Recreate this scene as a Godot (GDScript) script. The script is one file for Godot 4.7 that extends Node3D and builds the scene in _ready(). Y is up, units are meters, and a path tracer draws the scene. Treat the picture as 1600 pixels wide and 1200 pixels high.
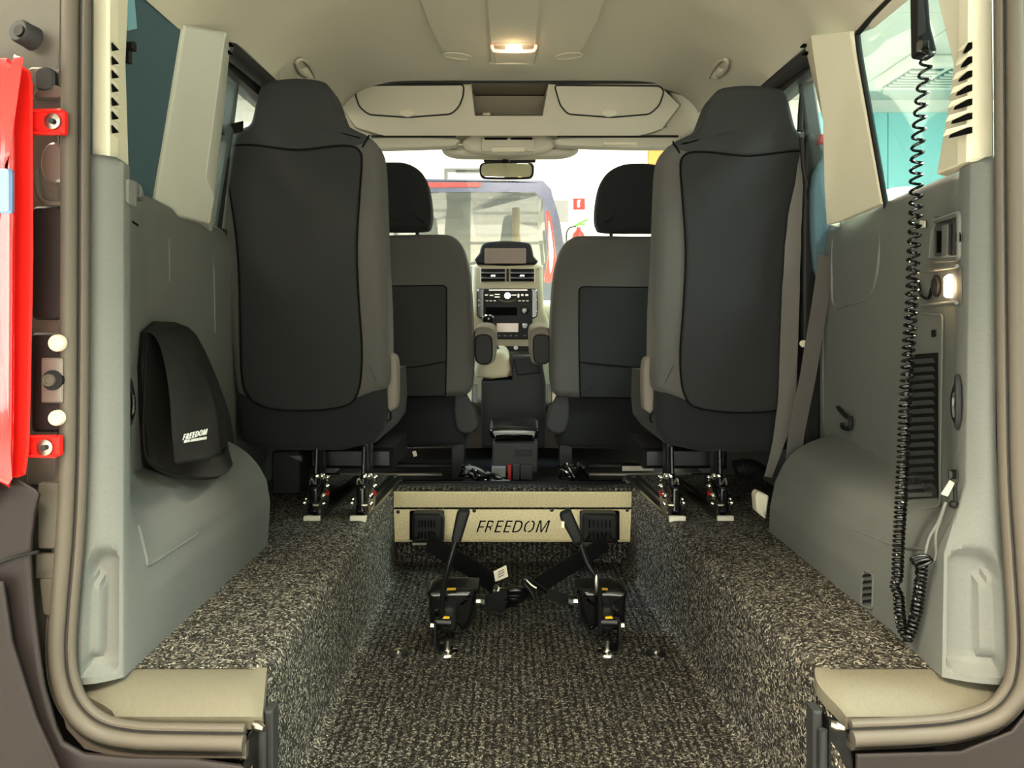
extends Node3D
# Rear view into a wheelchair-adapted van standing in a showroom. Raised van floor is y = 0, the van faces -z, metres.

const EYE := Vector3(0, 0.516, 0)
var M := {}
var used := {}

class B:
	var v := PackedVector3Array()
	func tri(a: Vector3, b: Vector3, c: Vector3): v.append(a); v.append(b); v.append(c)
	func quad(a, b, c, d): tri(a, b, c); tri(a, c, d)
	func orient(from: int):
		if from >= v.size(): return
		var o := v[from]; var s := 0.0
		for i in range(from, v.size(), 3): s += (v[i] - o).dot((v[i + 1] - o).cross(v[i + 2] - o))
		if s > 0:   # clockwise fronts
			for i in range(from, v.size(), 3):
				var t := v[i + 1]; v[i + 1] = v[i + 2]; v[i + 2] = t
	func grid(rows: Array, wrap := false):
		for i in rows.size() - 1:
			var a = rows[i]; var b = rows[i + 1]
			for j in (a.size() if wrap else a.size() - 1):
				var k: int = (j + 1) % a.size()
				quad(a[j], a[k], b[k], b[j])
	# an open sheet given a back so that it has thickness
	func sheet(rows: Array, off: Vector3):
		var s := v.size()
		grid(rows)
		var r2 := []
		for r in rows:
			var q := []
			for p in r: q.append(p + off)
			q.reverse(); r2.append(q)
		grid(r2)
		var edge := []
		for p in rows[0]: edge.append(p)
		for i in range(1, rows.size()): edge.append(rows[i][-1])
		for i in range(rows[-1].size() - 2, -1, -1): edge.append(rows[-1][i])
		for i in range(rows.size() - 2, 0, -1): edge.append(rows[i][0])
		for i in edge.size():
			var p = edge[i]; var q = edge[(i + 1) % edge.size()]
			quad(q, p, p + off, q + off)
		orient(s)
	static func newell(l: Array) -> Vector3:
		var n := Vector3.ZERO
		for i in l.size():
			var a: Vector3 = l[i]; var b: Vector3 = l[(i + 1) % l.size()]
			n += Vector3((a.y - b.y) * (a.z + b.z), (a.z - b.z) * (a.x + b.x), (a.x - b.x) * (a.y + b.y))
		return n.normalized()
	func cap(l: Array):
		var n := newell(l)
		var u := n.cross(Vector3.UP if absf(n.y) < 0.9 else Vector3.RIGHT).normalized()
		var w := n.cross(u)
		var q := PackedVector2Array()
		for p in l: q.append(Vector2(p.dot(u), p.dot(w)))
		var ix := Geometry2D.triangulate_polygon(q)
		if ix.is_empty():
			var c := Vector3.ZERO
			for p in l: c += p / l.size()
			for i in l.size(): tri(c, l[i], l[(i + 1) % l.size()])
		else:
			for i in range(0, ix.size(), 3):
				var a: Vector3 = l[ix[i]]; var b: Vector3 = l[ix[i + 1]]; var c: Vector3 = l[ix[i + 2]]
				if (b - a).cross(c - a).dot(n) < 0: tri(a, c, b)
				else: tri(a, b, c)
	static func inset(l: Array, r: float) -> Array:
		var n := newell(l); var out := []; var m := l.size()
		for i in m:
			var p: Vector3 = l[i]
			var e0: Vector3 = (p - l[(i + m - 1) % m]).normalized(); var e1: Vector3 = (l[(i + 1) % m] - p).normalized()
			var n0 := n.cross(e0); var n1 := n.cross(e1)
			var k := (n0 + n1) / maxf(0.35, 1.0 + n0.dot(n1))
			out.append(p + k * r)
		return out
	func loft(rings: Array, c0 := true, c1 := true):
		var s := v.size()
		grid(rings, true)
		if c0:
			var f = rings[0].duplicate(); f.reverse(); cap(f)
		if c1: cap(rings[-1])
		orient(s)
	# polygon front face extruded along back, front and rear edge chamfered
	func slab(l: Array, back: Vector3, bev := 0.0):
		if bev <= 0.0:
			loft([l, shift(l, back)]); return
		var t := back.length(); var b := minf(bev, t * 0.45); var d := back / t
		var i := inset(l, bev)
		loft([i, shift(l, d * b), shift(l, back - d * b), shift(i, back)])
	# the same with fully rounded edges, for cushions
	func puff(l: Array, back: Vector3, r: float, steps := 5, crown := 0.0):
		var t := back.length(); var d := back / t; var rings := []
		var rz := minf(r, t * 0.5)
		if crown > 0.0:
			for k in 3:
				var f: float = [0.55, 0.8, 1.0][k]
				var c := Vector3.ZERO
				var li := inset(l, r)
				for p in li: c += p / li.size()
				var q := []
				for p in li: q.append(c + (p - c) * f - d * crown * (1.0 - f * f))
				if k < 2: rings.append(q)
		for k in steps + 1:
			var a := PI / 2 * k / steps
			rings.append(shift(inset(l, r * (1 - sin(a))), d * rz * (1 - cos(a))))
		for k in range(steps, -1, -1):
			var a := PI / 2 * k / steps
			rings.append(shift(inset(l, r * (1 - sin(a))), d * (t - rz * (1 - cos(a)))))
		loft(rings)
	static func shift(l: Array, o: Vector3) -> Array:
		var r := []
		for p in l: r.append(p + o)
		return r
	func box(c: Vector3, s: Vector3, bev := 0.0, bs := Basis()):
		var x := bs.x * s.x / 2; var y := bs.y * s.y / 2; var z := bs.z * s.z / 2
		slab([c - x - y + z, c + x - y + z, c + x + y + z, c - x + y + z], -2 * z, minf(bev, minf(s.x, minf(s.y, s.z)) * 0.45))
	func tube(path: Array, r, n := 10, closed := false):
		var s := v.size(); var rings := []; var m := path.size()
		var t0: Vector3 = (path[1] - path[0]).normalized()
		var up := t0.cross(Vector3.UP if absf(t0.y) < 0.9 else Vector3.RIGHT).normalized()
		for i in m:
			var a: Vector3 = path[(i + m - 1) % m] if closed or i > 0 else path[0]
			var b: Vector3 = path[(i + 1) % m] if closed or i < m - 1 else path[m - 1]
			var t := (b - a).normalized()
			up = (up - t * up.dot(t)).normalized()
			var w := t.cross(up); var ring := []
			var rr: float = r[i] if r is Array else r
			for k in n: ring.append(path[i] + (up * cos(TAU * k / n) + w * sin(TAU * k / n)) * rr)
			rings.append(ring)
		if closed:
			rings.append(rings[0]); grid(rings, true)
		else: loft(rings)
		orient(s)
	func ribbon(path: Array, wide: Vector3, w, th: float):
		var rings := []; var m := path.size()
		for i in m:
			var t: Vector3 = (path[mini(i + 1, m - 1)] - path[maxi(i - 1, 0)]).normalized()
			var wd := (wide - t * wide.dot(t)).normalized(); var n := t.cross(wd)
			var ww: float = w[i] if w is Array else w
			rings.append([path[i] - wd * ww / 2 - n * th / 2, path[i] + wd * ww / 2 - n * th / 2, path[i] + wd * ww / 2 + n * th / 2, path[i] - wd * ww / 2 + n * th / 2])
		loft(rings)
	func lathe(c: Vector3, axis: Vector3, prof: Array, n := 20):
		var u := axis.cross(Vector3.UP if absf(axis.y) < 0.9 else Vector3.RIGHT).normalized(); var w := axis.cross(u); var rings := []
		for q in prof:
			var ring := []
			for k in n: ring.append(c + axis * q[1] + (u * cos(TAU * k / n) + w * sin(TAU * k / n)) * maxf(q[0], 0.0002))
			rings.append(ring)
		loft(rings)
	func ball(c: Vector3, r: Vector3, n := 12):
		var rings := []
		for i in range(0, n + 1):
			var a := PI * i / n; var ring := []
			for k in n * 2: ring.append(c + Vector3(r.x * maxf(sin(a), .001) * cos(PI * k / n), -r.y * cos(a), r.z * maxf(sin(a), .001) * sin(PI * k / n)))
			rings.append(ring)
		loft(rings)
	func mesh(base := Vector3.ZERO, angle := 38.0) -> ArrayMesh:
		var lim := cos(deg_to_rad(angle)); var fn := PackedVector3Array(); var fa := PackedFloat32Array(); var at := {}
		for i in range(0, v.size(), 3):
			var c := (v[i + 2] - v[i]).cross(v[i + 1] - v[i])
			fn.append(c.normalized()); fa.append(c.length())
			for k in 3:
				var key := Vector3i((v[i + k] * 20000.0).round())
				if at.has(key): at[key].append(i / 3)
				else: at[key] = [i / 3]
		var nn := PackedVector3Array(); var pp := PackedVector3Array(); nn.resize(v.size()); pp.resize(v.size())
		for i in v.size():
			var f: Vector3 = fn[i / 3]; var s := Vector3.ZERO
			for j in at[Vector3i((v[i] * 20000.0).round())]:
				if fn[j].dot(f) > lim: s += fn[j] * fa[j]
			nn[i] = s.normalized() if s.length() > 1e-12 else f
			if nn[i].length() < 0.5: nn[i] = Vector3.UP
			pp[i] = v[i] - base
		var a := []; a.resize(Mesh.ARRAY_MAX); a[Mesh.ARRAY_VERTEX] = pp; a[Mesh.ARRAY_NORMAL] = nn
		var m := ArrayMesh.new(); m.add_surface_from_arrays(Mesh.PRIMITIVE_TRIANGLES, a)
		return m

# a point of the place: where the sight line through that spot of the photograph meets the plane at that distance
func P(px: float, py: float, d: float) -> Vector3:
	return Vector3((px - 800.0) / 1200.0 * d, EYE.y - (py - 505.0) / 1200.0 * d, -d)
func PL(pts: Array, d: float) -> Array:
	var r := []
	for q in pts: r.append(P(q[0], q[1], d))
	return r
# closed smooth curve through points
func smooth(l: Array, n := 4) -> Array:
	var r := []; var m := l.size()
	for i in m:
		for k in n:
			var t := float(k) / n
			r.append(l[i].cubic_interpolate(l[(i + 1) % m], l[(i + m - 1) % m], l[(i + 2) % m], t))
	return r
func path(l: Array, n := 6) -> Array:
	var r := []; var m := l.size()
	for i in m - 1:
		for k in n:
			r.append(l[i].cubic_interpolate(l[i + 1], l[maxi(i - 1, 0)], l[mini(i + 2, m - 1)], float(k) / n))
	r.append(l[m - 1])
	return r
# polygon with rounded corners
func rounded(l: Array, r: float, n := 4) -> Array:
	var out := []; var m := l.size()
	for i in m:
		var p: Vector3 = l[i]; var a: Vector3 = l[(i + m - 1) % m]; var b: Vector3 = l[(i + 1) % m]
		var k := minf(r, minf(p.distance_to(a), p.distance_to(b)) * 0.45)
		var p0 := p + (a - p).normalized() * k; var p1 := p + (b - p).normalized() * k
		for j in n + 1:
			var t := float(j) / n
			out.append(p0.lerp(p, t).lerp(p.lerp(p1, t), t))
	return out
func rect(x0, y0, x1, y1, d, r := 0.0) -> Array:
	var l := PL([[x0, y1], [x1, y1], [x1, y0], [x0, y0]], d)
	return rounded(l, r) if r > 0 else l
func oval(c: Vector3, u: Vector3, w: Vector3, n := 20) -> Array:
	var r := []
	for k in n: r.append(c + u * cos(TAU * k / n) + w * sin(TAU * k / n))
	return r

func numbered(s: String) -> String:
	if not used.has(s):
		used[s] = 0; return s
	used[s] += 1
	return "%s_%03d" % [s, used[s]]
func thing(called: String, label: String, category: String, at: Vector3, group := "") -> Node3D:
	var o := Node3D.new(); o.name = numbered(called); add_child(o, true); o.position = at
	o.set_meta("label", label); o.set_meta("category", category)
	if group: o.set_meta("group", group)
	return o
func setting(called: String, label := "") -> Node3D:
	var o := Node3D.new(); o.name = called; add_child(o, true); o.set_meta("kind", "structure")
	if label: o.set_meta("label", label)
	return o
func put(b: B, called: String, m: String, parent: Node3D, label := "", angle := 38.0) -> MeshInstance3D:
	var o := MeshInstance3D.new(); o.name = called
	var base: Vector3 = parent.position if parent.get_parent() == self else parent.get_parent().position
	o.mesh = b.mesh(base, angle); o.material_override = M[m]
	o.mesh.surface_set_material(0, M[m])
	if label: o.set_meta("label", label)
	parent.add_child(o, true)
	return o
# one slab part: front loop, thickness backwards
func part(loop: Array, back: Vector3, bev: float, called: String, m: String, parent: Node3D) -> MeshInstance3D:
	var b := B.new(); b.slab(loop, back, bev)
	return put(b, called, m, parent)
func lettering(txt: String, width: float, height: float, depth: float, slant: float, origin: Vector3, bx: Vector3, by: Vector3, called: String, m: String, parent: Node3D, weight := 400):
	var tm := TextMesh.new(); tm.text = txt; tm.font_size = 64; tm.pixel_size = 0.01; tm.depth = 0.02
	var f := SystemFont.new(); f.font_names = PackedStringArray(["Droid Sans"]); f.font_weight = weight; tm.font = f
	var a := tm.get_mesh_arrays(); var vs: PackedVector3Array = a[Mesh.ARRAY_VERTEX]; var ix = a[Mesh.ARRAY_INDEX]
	var lo := Vector3.INF; var hi := -Vector3.INF
	for q in vs: lo = lo.min(q); hi = hi.max(q)
	var bz := bx.cross(by).normalized(); var b := B.new(); var w: Array = []
	for q in vs:
		var t := (q - lo) / (hi - lo)
		w.append(origin + bx * ((t.x - 0.5) * width + slant * (t.y - 0.5) * height) + by * (t.y - 0.5) * height + bz * (t.z * depth))
	if ix != null and ix.size():
		for i in range(0, ix.size(), 3): b.tri(w[ix[i]], w[ix[i + 1]], w[ix[i + 2]])
	else:
		for i in range(0, w.size(), 3): b.tri(w[i], w[i + 1], w[i + 2])
	put(b, called, m, parent)

func mat(called: String, c: Color, rough := 0.6, metal := 0.0, bump := 0.0, grain := 60.0) -> StandardMaterial3D:
	var m := StandardMaterial3D.new(); m.resource_name = called; m.albedo_color = c; m.roughness = rough; m.metallic = metal
	if metal < 0.3 and rough >= 0.35: m.metallic_specular = 0.18 if rough >= 0.9 else 0.32
	if bump > 0:
		m.heightmap_enabled = true; m.heightmap_texture = grain_tex; m.heightmap_scale = bump
		m.uv1_triplanar = true; m.uv1_world_triplanar = true; m.uv1_scale = Vector3.ONE * grain
	M[called] = m
	return m
func glow(called: String, c: Color, e: float, base := Color.WHITE) -> void:
	var m := mat(called, base, 0.4); m.emission_enabled = true; m.emission = c; m.emission_energy_multiplier = e
func glass(called: String, c: Color, a: float) -> void:
	var m := mat(called, Color(c.r, c.g, c.b, a), 0.02); m.transparency = BaseMaterial3D.TRANSPARENCY_ALPHA
var grain_tex: NoiseTexture2D
func noise(freq: float, kind := FastNoiseLite.TYPE_SIMPLEX_SMOOTH, sd := 1) -> NoiseTexture2D:
	var n := FastNoiseLite.new(); n.noise_type = kind; n.frequency = freq; n.seed = sd; n.fractal_octaves = 3
	var t := NoiseTexture2D.new(); t.width = 512; t.height = 512; t.seamless = true; t.noise = n
	return t
# looped carpet: light and dark flecks of yarn; ribs > 0 lays them in rows
func carpet(ribs: int, sd: int, dark: float, light: float) -> Array:
	var n := 512; var rng := RandomNumberGenerator.new(); rng.seed = sd
	var tone := PackedFloat32Array(); tone.resize(n * n); tone.fill(dark)
	var high := PackedFloat32Array(); high.resize(n * n); high.fill(0.2)
	for i in 22000:
		var x := rng.randf() * n; var y := rng.randf() * n; var a := rng.randf() * PI; var l := rng.randf_range(5, 11)
		var t := dark + (light - dark) * pow(rng.randf(), 2.0); var h := rng.randf_range(0.35, 1.0)
		if ribs > 0:
			var w := float(n) / ribs; x = (floorf(x / w) + 0.5) * w + rng.randfn(0, w * 0.2); a = PI / 2 + rng.randfn(0, 0.9); l *= 0.8
		for k in range(-int(l), int(l) + 1):
			for q in range(-1, 2):
				var xx := posmod(int(x + cos(a) * k * 0.5 - sin(a) * q), n); var yy := posmod(int(y + sin(a) * k * 0.5 + cos(a) * q), n)
				tone[yy * n + xx] = t * (1.0 if q == 0 else 0.82); high[yy * n + xx] = h * (1.0 if q == 0 else 0.7)
	var im := Image.create(n, n, false, Image.FORMAT_RGB8); var hm := Image.create(n, n, false, Image.FORMAT_RGB8)
	for y in n:
		for x in n:
			var t := tone[y * n + x]; var h := high[y * n + x]
			im.set_pixel(x, y, Color(t * 1.03, t * 0.985, t * 0.90)); hm.set_pixel(x, y, Color(h, h, h))
	return [ImageTexture.create_from_image(im), ImageTexture.create_from_image(hm)]

func _ready():
	var cam := Camera3D.new(); cam.name = "camera"; add_child(cam); cam.position = EYE; cam.near = 0.05; cam.far = 60
	cam.projection = Camera3D.PROJECTION_FRUSTUM; cam.size = 0.05; cam.frustum_offset = Vector2(0, -0.05 * 95.0 / 1200.0); cam.current = true
	var we := WorldEnvironment.new(); we.name = "environment"; var e := Environment.new(); we.environment = e; add_child(we)
	e.background_mode = Environment.BG_COLOR; e.background_color = Color(0, 0, 0)
	e.tonemap_mode = Environment.TONE_MAPPER_LINEAR; e.tonemap_exposure = 1.32
	e.sdfgi_enabled = true; e.ssao_enabled = true; e.ssil_enabled = true
	# daylight through the shop window behind the photographer
	var dl := AreaLight3D.new(); dl.name = "shop_window_light"; add_child(dl, true); dl.position = Vector3(-1.6, 0.95, 5.95); dl.area_size = Vector2(7.6, 2.7); dl.light_energy = 20.0; dl.light_color = Color(0.965, 0.985, 0.96)
	dl.shadow_enabled = true; dl.area_range = 40.0; dl.area_attenuation = 2.0
	# showroom ceiling panels: x, z, width, length, energy
	for a in LAMPS: ceiling_lamp(a)
	materials()
	showroom()
	van_shell()
	van_sides()
	rear_frame()
	floors()
	headliner()
	rear_seats()
	front_seats()
	dash()
	front_middle()
	tie_downs()
	wall_things_l()
	wall_things_r()
	outside_front()

const LAMPS := [[0.2, 1.75, 1.2, 1.2, 80.0], [-2.9, -0.6, 1.2, 1.2, 28.0], [3.1, -0.6, 1.2, 1.2, 34.0], [-2.9, -3.2, 1.2, 1.2, 56.0], [3.3, -3.2, 1.2, 1.2, 36.0],
	[-2.7, -7.0, 1.2, 1.2, 46.0], [1.9, -7.4, 1.2, 1.2, 50.0], [5.3, -4.6, 1.2, 1.2, 20.0]]
func ceiling_lamp(a):
	var l := AreaLight3D.new(); l.name = "ceiling_panel_light"; add_child(l, true)
	l.position = Vector3(a[0], 3.375, a[1]); l.rotation_degrees.x = -90; l.area_size = Vector2(a[2], a[3]); l.light_energy = a[4]
	l.light_color = Color(0.88, 1.0, 0.97) if a[0] > 3.0 else Color(0.82, 0.92, 1.0) if a[0] < -2.8 and a[1] < -2 else Color(1.0, 0.945, 0.82); l.shadow_enabled = true; l.area_range = 30.0; l.area_attenuation = 2.0

func materials():
	grain_tex = noise(0.09)
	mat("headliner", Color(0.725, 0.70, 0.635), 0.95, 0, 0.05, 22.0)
	mat("cream", Color(0.77, 0.745, 0.665), 0.55, 0, 0.012, 30.0)
	mat("grey_trim", Color(0.405, 0.41, 0.40), 0.5, 0, 0.02, 30.0)
	mat("pale_trim", Color(0.70, 0.70, 0.66), 0.5, 0, 0.015, 30.0)
	mat("sill", Color(0.38, 0.36, 0.31), 0.42, 0, 0.012, 20.0)
	mat("bin_shade", Color(0.52, 0.49, 0.43), 0.9)  # headliner beige darkened, shade of the deep bin put into the colour
	mat("mid_trim", Color(0.25, 0.255, 0.26), 0.5)
	mat("dark_trim", Color(0.155, 0.155, 0.158), 0.6, 0, 0.015, 30.0)
	mat("black_trim", Color(0.07, 0.07, 0.072), 0.55, 0, 0.01, 30.0)
	mat("black_gloss", Color(0.04, 0.04, 0.045), 0.15)
	mat("hole_shade", Color(0.02, 0.02, 0.02), 0.9)  # near-black fill that stands in for the shade inside slots and openings
	mat("rubber", Color(0.32, 0.295, 0.265), 0.5)
	mat("rubber_dark", Color(0.20, 0.20, 0.205), 0.55)
	mat("felt", Color(0.27, 0.345, 0.375), 0.95, 0, 0.05, 12.0)
	var s := mat("seat_rim", Color(0.28, 0.274, 0.262), 0.95, 0, 0.04, 26.0); s.rim_enabled = true; s.rim = 0.35; s.rim_tint = 0.4
	s = mat("seat_cloth", Color(0.16, 0.163, 0.165), 0.95, 0, 0.05, 26.0); s.rim_enabled = true; s.rim = 0.2; s.rim_tint = 0.4
	s = mat("seat_black", Color(0.125, 0.13, 0.133), 0.95, 0, 0.05, 26.0); s.rim_enabled = true; s.rim = 0.2; s.rim_tint = 0.4
	s = mat("head_cloth", Color(0.185, 0.19, 0.19), 0.95, 0, 0.05, 26.0); s.rim_enabled = true; s.rim = 0.2; s.rim_tint = 0.4
	mat("seam", Color(0.05, 0.05, 0.05), 0.9)
	mat("arm_cloth", Color(0.42, 0.40, 0.37), 0.9, 0, 0.04, 26.0)
	mat("steel", Color(0.58, 0.56, 0.52), 0.32, 1.0)
	mat("steel_dark", Color(0.16, 0.16, 0.165), 0.35, 0.8)
	mat("chrome", Color(0.82, 0.81, 0.77), 0.14, 1.0)
	var wn := noise(0.012, FastNoiseLite.TYPE_SIMPLEX_SMOOTH, 11); var wg := Gradient.new(); wg.set_color(0, Color(0.93, 0.93, 0.925)); wg.set_color(1, Color(1, 1, 1)); wn.color_ramp = wg
	M.sill.albedo_texture = wn; M.grey_trim.albedo_texture = wn
	s = mat("aluminium", Color(0.82, 0.775, 0.64), 0.5, 0.4, 0.004, 12.0)
	var sm := noise(0.02, FastNoiseLite.TYPE_SIMPLEX_SMOOTH, 7); var g := Gradient.new(); g.set_color(0, Color(0.88, 0.86, 0.80)); g.set_color(1, Color(1, 1, 1)); sm.color_ramp = g
	s.albedo_texture = sm
	mat("pale_metal", Color(0.80, 0.78, 0.71), 0.35, 0.3)
	mat("track", Color(0.55, 0.54, 0.51), 0.3, 1.0)
	mat("webbing", Color(0.36, 0.345, 0.33), 0.8, 0, 0.05, 40.0)
	mat("webbing_dark", Color(0.065, 0.065, 0.068), 0.8, 0, 0.04, 40.0)
	mat("aqua_glass", Color(0.40, 0.60, 0.65), 0.3)
	mat("nylon", Color(0.125, 0.122, 0.122), 0.62, 0, 0.06, 36.0)
	mat("red_lens", Color(0.78, 0.035, 0.05), 0.08); M.red_lens.clearcoat_enabled = true; M.red_lens.clearcoat = 1.0; M.red_lens.clearcoat_roughness = 0.03
	mat("red_housing", Color(0.86, 0.13, 0.11), 0.35)
	mat("blue_reflection", Color(0.40, 0.50, 0.66), 0.08, 0.3)  # bluish tone of windows mirrored in the tail lamp
	mat("body_paint", Color(0.40, 0.365, 0.34), 0.35, 0.35); M.body_paint.clearcoat_enabled = true; M.body_paint.clearcoat = 0.8; M.body_paint.clearcoat_roughness = 0.08
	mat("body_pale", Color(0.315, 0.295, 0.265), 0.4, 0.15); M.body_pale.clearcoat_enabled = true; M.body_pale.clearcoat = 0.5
	mat("bumper", Color(0.14, 0.118, 0.118), 0.45, 0.1)
	mat("paper", Color(0.82, 0.78, 0.70), 0.9)
	mat("print", Color(0.9, 0.9, 0.9), 0.8)
	mat("red_plastic", Color(0.52, 0.07, 0.06), 0.4)
	mat("yellow_plastic", Color(0.85, 0.66, 0.12), 0.45)
	mat("screen", Color(0.40, 0.335, 0.28), 0.35)
	mat("display", Color(0.62, 0.52, 0.45), 0.2)
	mat("dash_beige", Color(0.70, 0.67, 0.57), 0.5, 0, 0.012, 30.0)
	mat("white_wall", Color(0.93, 0.925, 0.90), 0.85, 0, 0.02, 3.0)
	mat("glass_tint_wall", Color(0.56, 0.83, 0.86), 0.6)  # aqua cast of the tinted quarter window, put into the wall colour
	mat("ceiling_tile", Color(0.86, 0.87, 0.84), 0.95, 0, 0.05, 8.0)
	mat("ceiling_bar", Color(0.74, 0.75, 0.73), 0.6)
	mat("floor_tile", Color(0.66, 0.65, 0.62), 0.25, 0, 0.006, 2.0)
	mat("grey_frame", Color(0.40, 0.40, 0.41), 0.5)
	mat("orange", Color(0.86, 0.52, 0.27), 0.7)
	mat("van_blue", Color(0.13, 0.14, 0.27), 0.25, 0.4); M.van_blue.clearcoat_enabled = true; M.van_blue.clearcoat = 1.0; M.van_blue.clearcoat_roughness = 0.05
	mat("sign_red", Color(0.82, 0.05, 0.06), 0.5)
	mat("green", Color(0.35, 0.62, 0.25), 0.6)
	mat("wood", Color(0.55, 0.40, 0.28), 0.6)
	mat("mirror", Color(0.92, 0.93, 0.86), 0.03, 1.0)
	glow("lamp_white", Color(1.0, 0.93, 0.80), 5.0)
	glow("lamp_warm", Color(1.0, 0.50, 0.24), 1.0)
	glow("day_glow", Color(1.0, 0.99, 0.96), 1.4)
	glow("panel_glow", Color(1.0, 0.96, 0.88), 3.0)
	glass("clear_glass", Color(0.8, 0.9, 0.88), 0.06)
	glass("tint_glass", Color(0.32, 0.62, 0.61), 0.32)
	glass("rear_glass", Color(0.24, 0.24, 0.22), 0.5)
	glass("van_glass", Color(0.55, 0.62, 0.62), 0.28)
	for a in [["carpet", 0, 3, 0.15, 0.74], ["carpet_rib", 25, 5, 0.13, 0.64]]:
		var t := carpet(a[1], a[2], a[3], a[4])
		var m := mat(a[0], Color(1, 1, 1), 0.95); m.albedo_texture = t[0]; m.heightmap_enabled = true; m.heightmap_texture = t[1]; m.heightmap_scale = 0.45
		m.uv1_triplanar = true; m.uv1_world_triplanar = true; m.uv1_scale = Vector3.ONE * 2.5; m.uv1_triplanar_sharpness = 8.0

func wall(called: String, c: Vector3, s: Vector3, m: String):
	var b := B.new(); b.box(c, s)
	var o := setting(called); put(b, "surface", m, o)
	return o

func showroom():
	wall("floor_showroom", Vector3(0.5, -0.72, -2), Vector3(14, 0.2, 17), "floor_tile")
	wall("wall_front", Vector3(0.5, 1.4, -10.2), Vector3(14, 4.3, 0.2), "white_wall")
	wall("wall_back", Vector3(0.5, 1.4, 6.2), Vector3(14, 4.3, 0.2), "white_wall")
	var sw := setting("window_4", "shop window behind the photographer")
	for k in 4:
		var wb := B.new(); wb.box(Vector3(-4.5 + k * 1.93, 0.95, 6.06), Vector3(1.86, 2.7, 0.03), 0.0); put(wb, "window_pane", "day_glow", sw)
		wb = B.new(); wb.box(Vector3(-5.465 + k * 1.93, 0.95, 6.05), Vector3(0.07, 2.8, 0.08), 0.01); put(wb, "window_post", "grey_frame", sw)
	wall("wall_showroom_left", Vector3(-6.3, 1.4, -2), Vector3(0.2, 4.3, 17), "white_wall")
	wall("wall_showroom_right", Vector3(7.3, 1.4, -2), Vector3(0.2, 4.3, 17), "white_wall")
	# front wall boards; tint of the van's side window is put into their colour
	var w := setting("trim_1", "wall boards along the showroom front wall, coloured with the tint of the van side window")
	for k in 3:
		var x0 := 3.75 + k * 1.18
		var b := B.new(); b.box(Vector3(x0 + 0.585, 1.35, -10.08), Vector3(1.165, 3.85, 0.05), 0.006); put(b, "wall_board", "glass_tint_wall", w)
	var c: Node3D = wall("ceiling_showroom", Vector3(0.5, 3.55, -2), Vector3(14, 0.2, 17), "ceiling_bar")
	var tb := B.new(); tb.box(Vector3.ZERO, Vector3(1.185, 0.03, 1.185), 0.006); var tm := tb.mesh()
	for i in 11:
		for j in 13:
			var p := Vector3(-5.9 + i * 1.2, 3.44, 5.4 - j * 1.2)
			var o := MeshInstance3D.new(); o.mesh = tm; o.name = "tile"; o.mesh.surface_set_material(0, M.ceiling_tile); o.position = p
			c.add_child(o, true)
	var n := 0
	for a in LAMPS:
		n += 1
		var t := thing("ceiling_panel", ["square light panel over the space behind the van", "square light panel beside the van's tail lamp", "square light panel over the quarter window side", "square light panel beside the driver's side sliding door", "square light panel beyond the passenger seat", "square light panel above the wall frame", "square light panel above the blue van", "square light panel beside the ceiling air unit"][n - 1], "light", Vector3(a[0], 3.425, a[1]), "showroom ceiling light panels")
		var b := B.new(); b.box(Vector3(a[0], 3.405, a[1]), Vector3(a[2], 0.04, a[3]), 0.01); put(b, "frame", "ceiling_bar", t)
		b = B.new(); b.box(Vector3(a[0], 3.384, a[1]), Vector3(a[2] - 0.06, 0.006, a[3] - 0.06)); put(b, "diffuser", "panel_glow", t)
	# ceiling cassette with two louvre fields
	var ac := thing("ceiling_air_unit", "white ceiling air conditioning unit with louvred grilles seen through the quarter window", "air unit", P(1450, 95, 8.8))
	var o := P(1450, 118, 8.7); o.y = 3.40
	var b2 := B.new(); b2.slab(rounded([o + Vector3(-0.42, 0.03, 0.42), o + Vector3(0.5, 0.03, 0.42), o + Vector3(0.5, 0.03, -0.42), o + Vector3(-0.42, 0.03, -0.42)], 0.05), Vector3(0, -0.14, 0), 0.03); put(b2, "housing", "ceiling_tile", ac)
	for f in [[-0.36, 0.0], [0.07, 0.42]]:
		var fr := B.new(); fr.box(o + Vector3((f[0] + f[1]) / 2, -0.112, 0), Vector3(f[1] - f[0], 0.01, 0.66)); var fm := put(fr, "grille", "black_trim", ac)
		for k in 7:
			var sl := B.new(); sl.box(o + Vector3((f[0] + f[1]) / 2, -0.125, -0.28 + k * 0.0933), Vector3(f[1] - f[0] - 0.02, 0.035, 0.014), 0.0, Basis(Vector3.RIGHT, -0.5)); put(sl, "louvre", "ceiling_tile", fm)

# ---- van body -------------------------------------------------------------------------------------------------------
func ss(a: float, b: float, x: float) -> float:
	return smoothstep(a, b, x)
func lut(x: float, t: Array) -> float:
	for i in t.size() - 1:
		if x <= t[i + 1][0]:
			return lerpf(t[i][1], t[i + 1][1], clampf((x - t[i][0]) / (t[i + 1][0] - t[i][0]), 0, 1))
	return t[-1][1]
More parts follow.
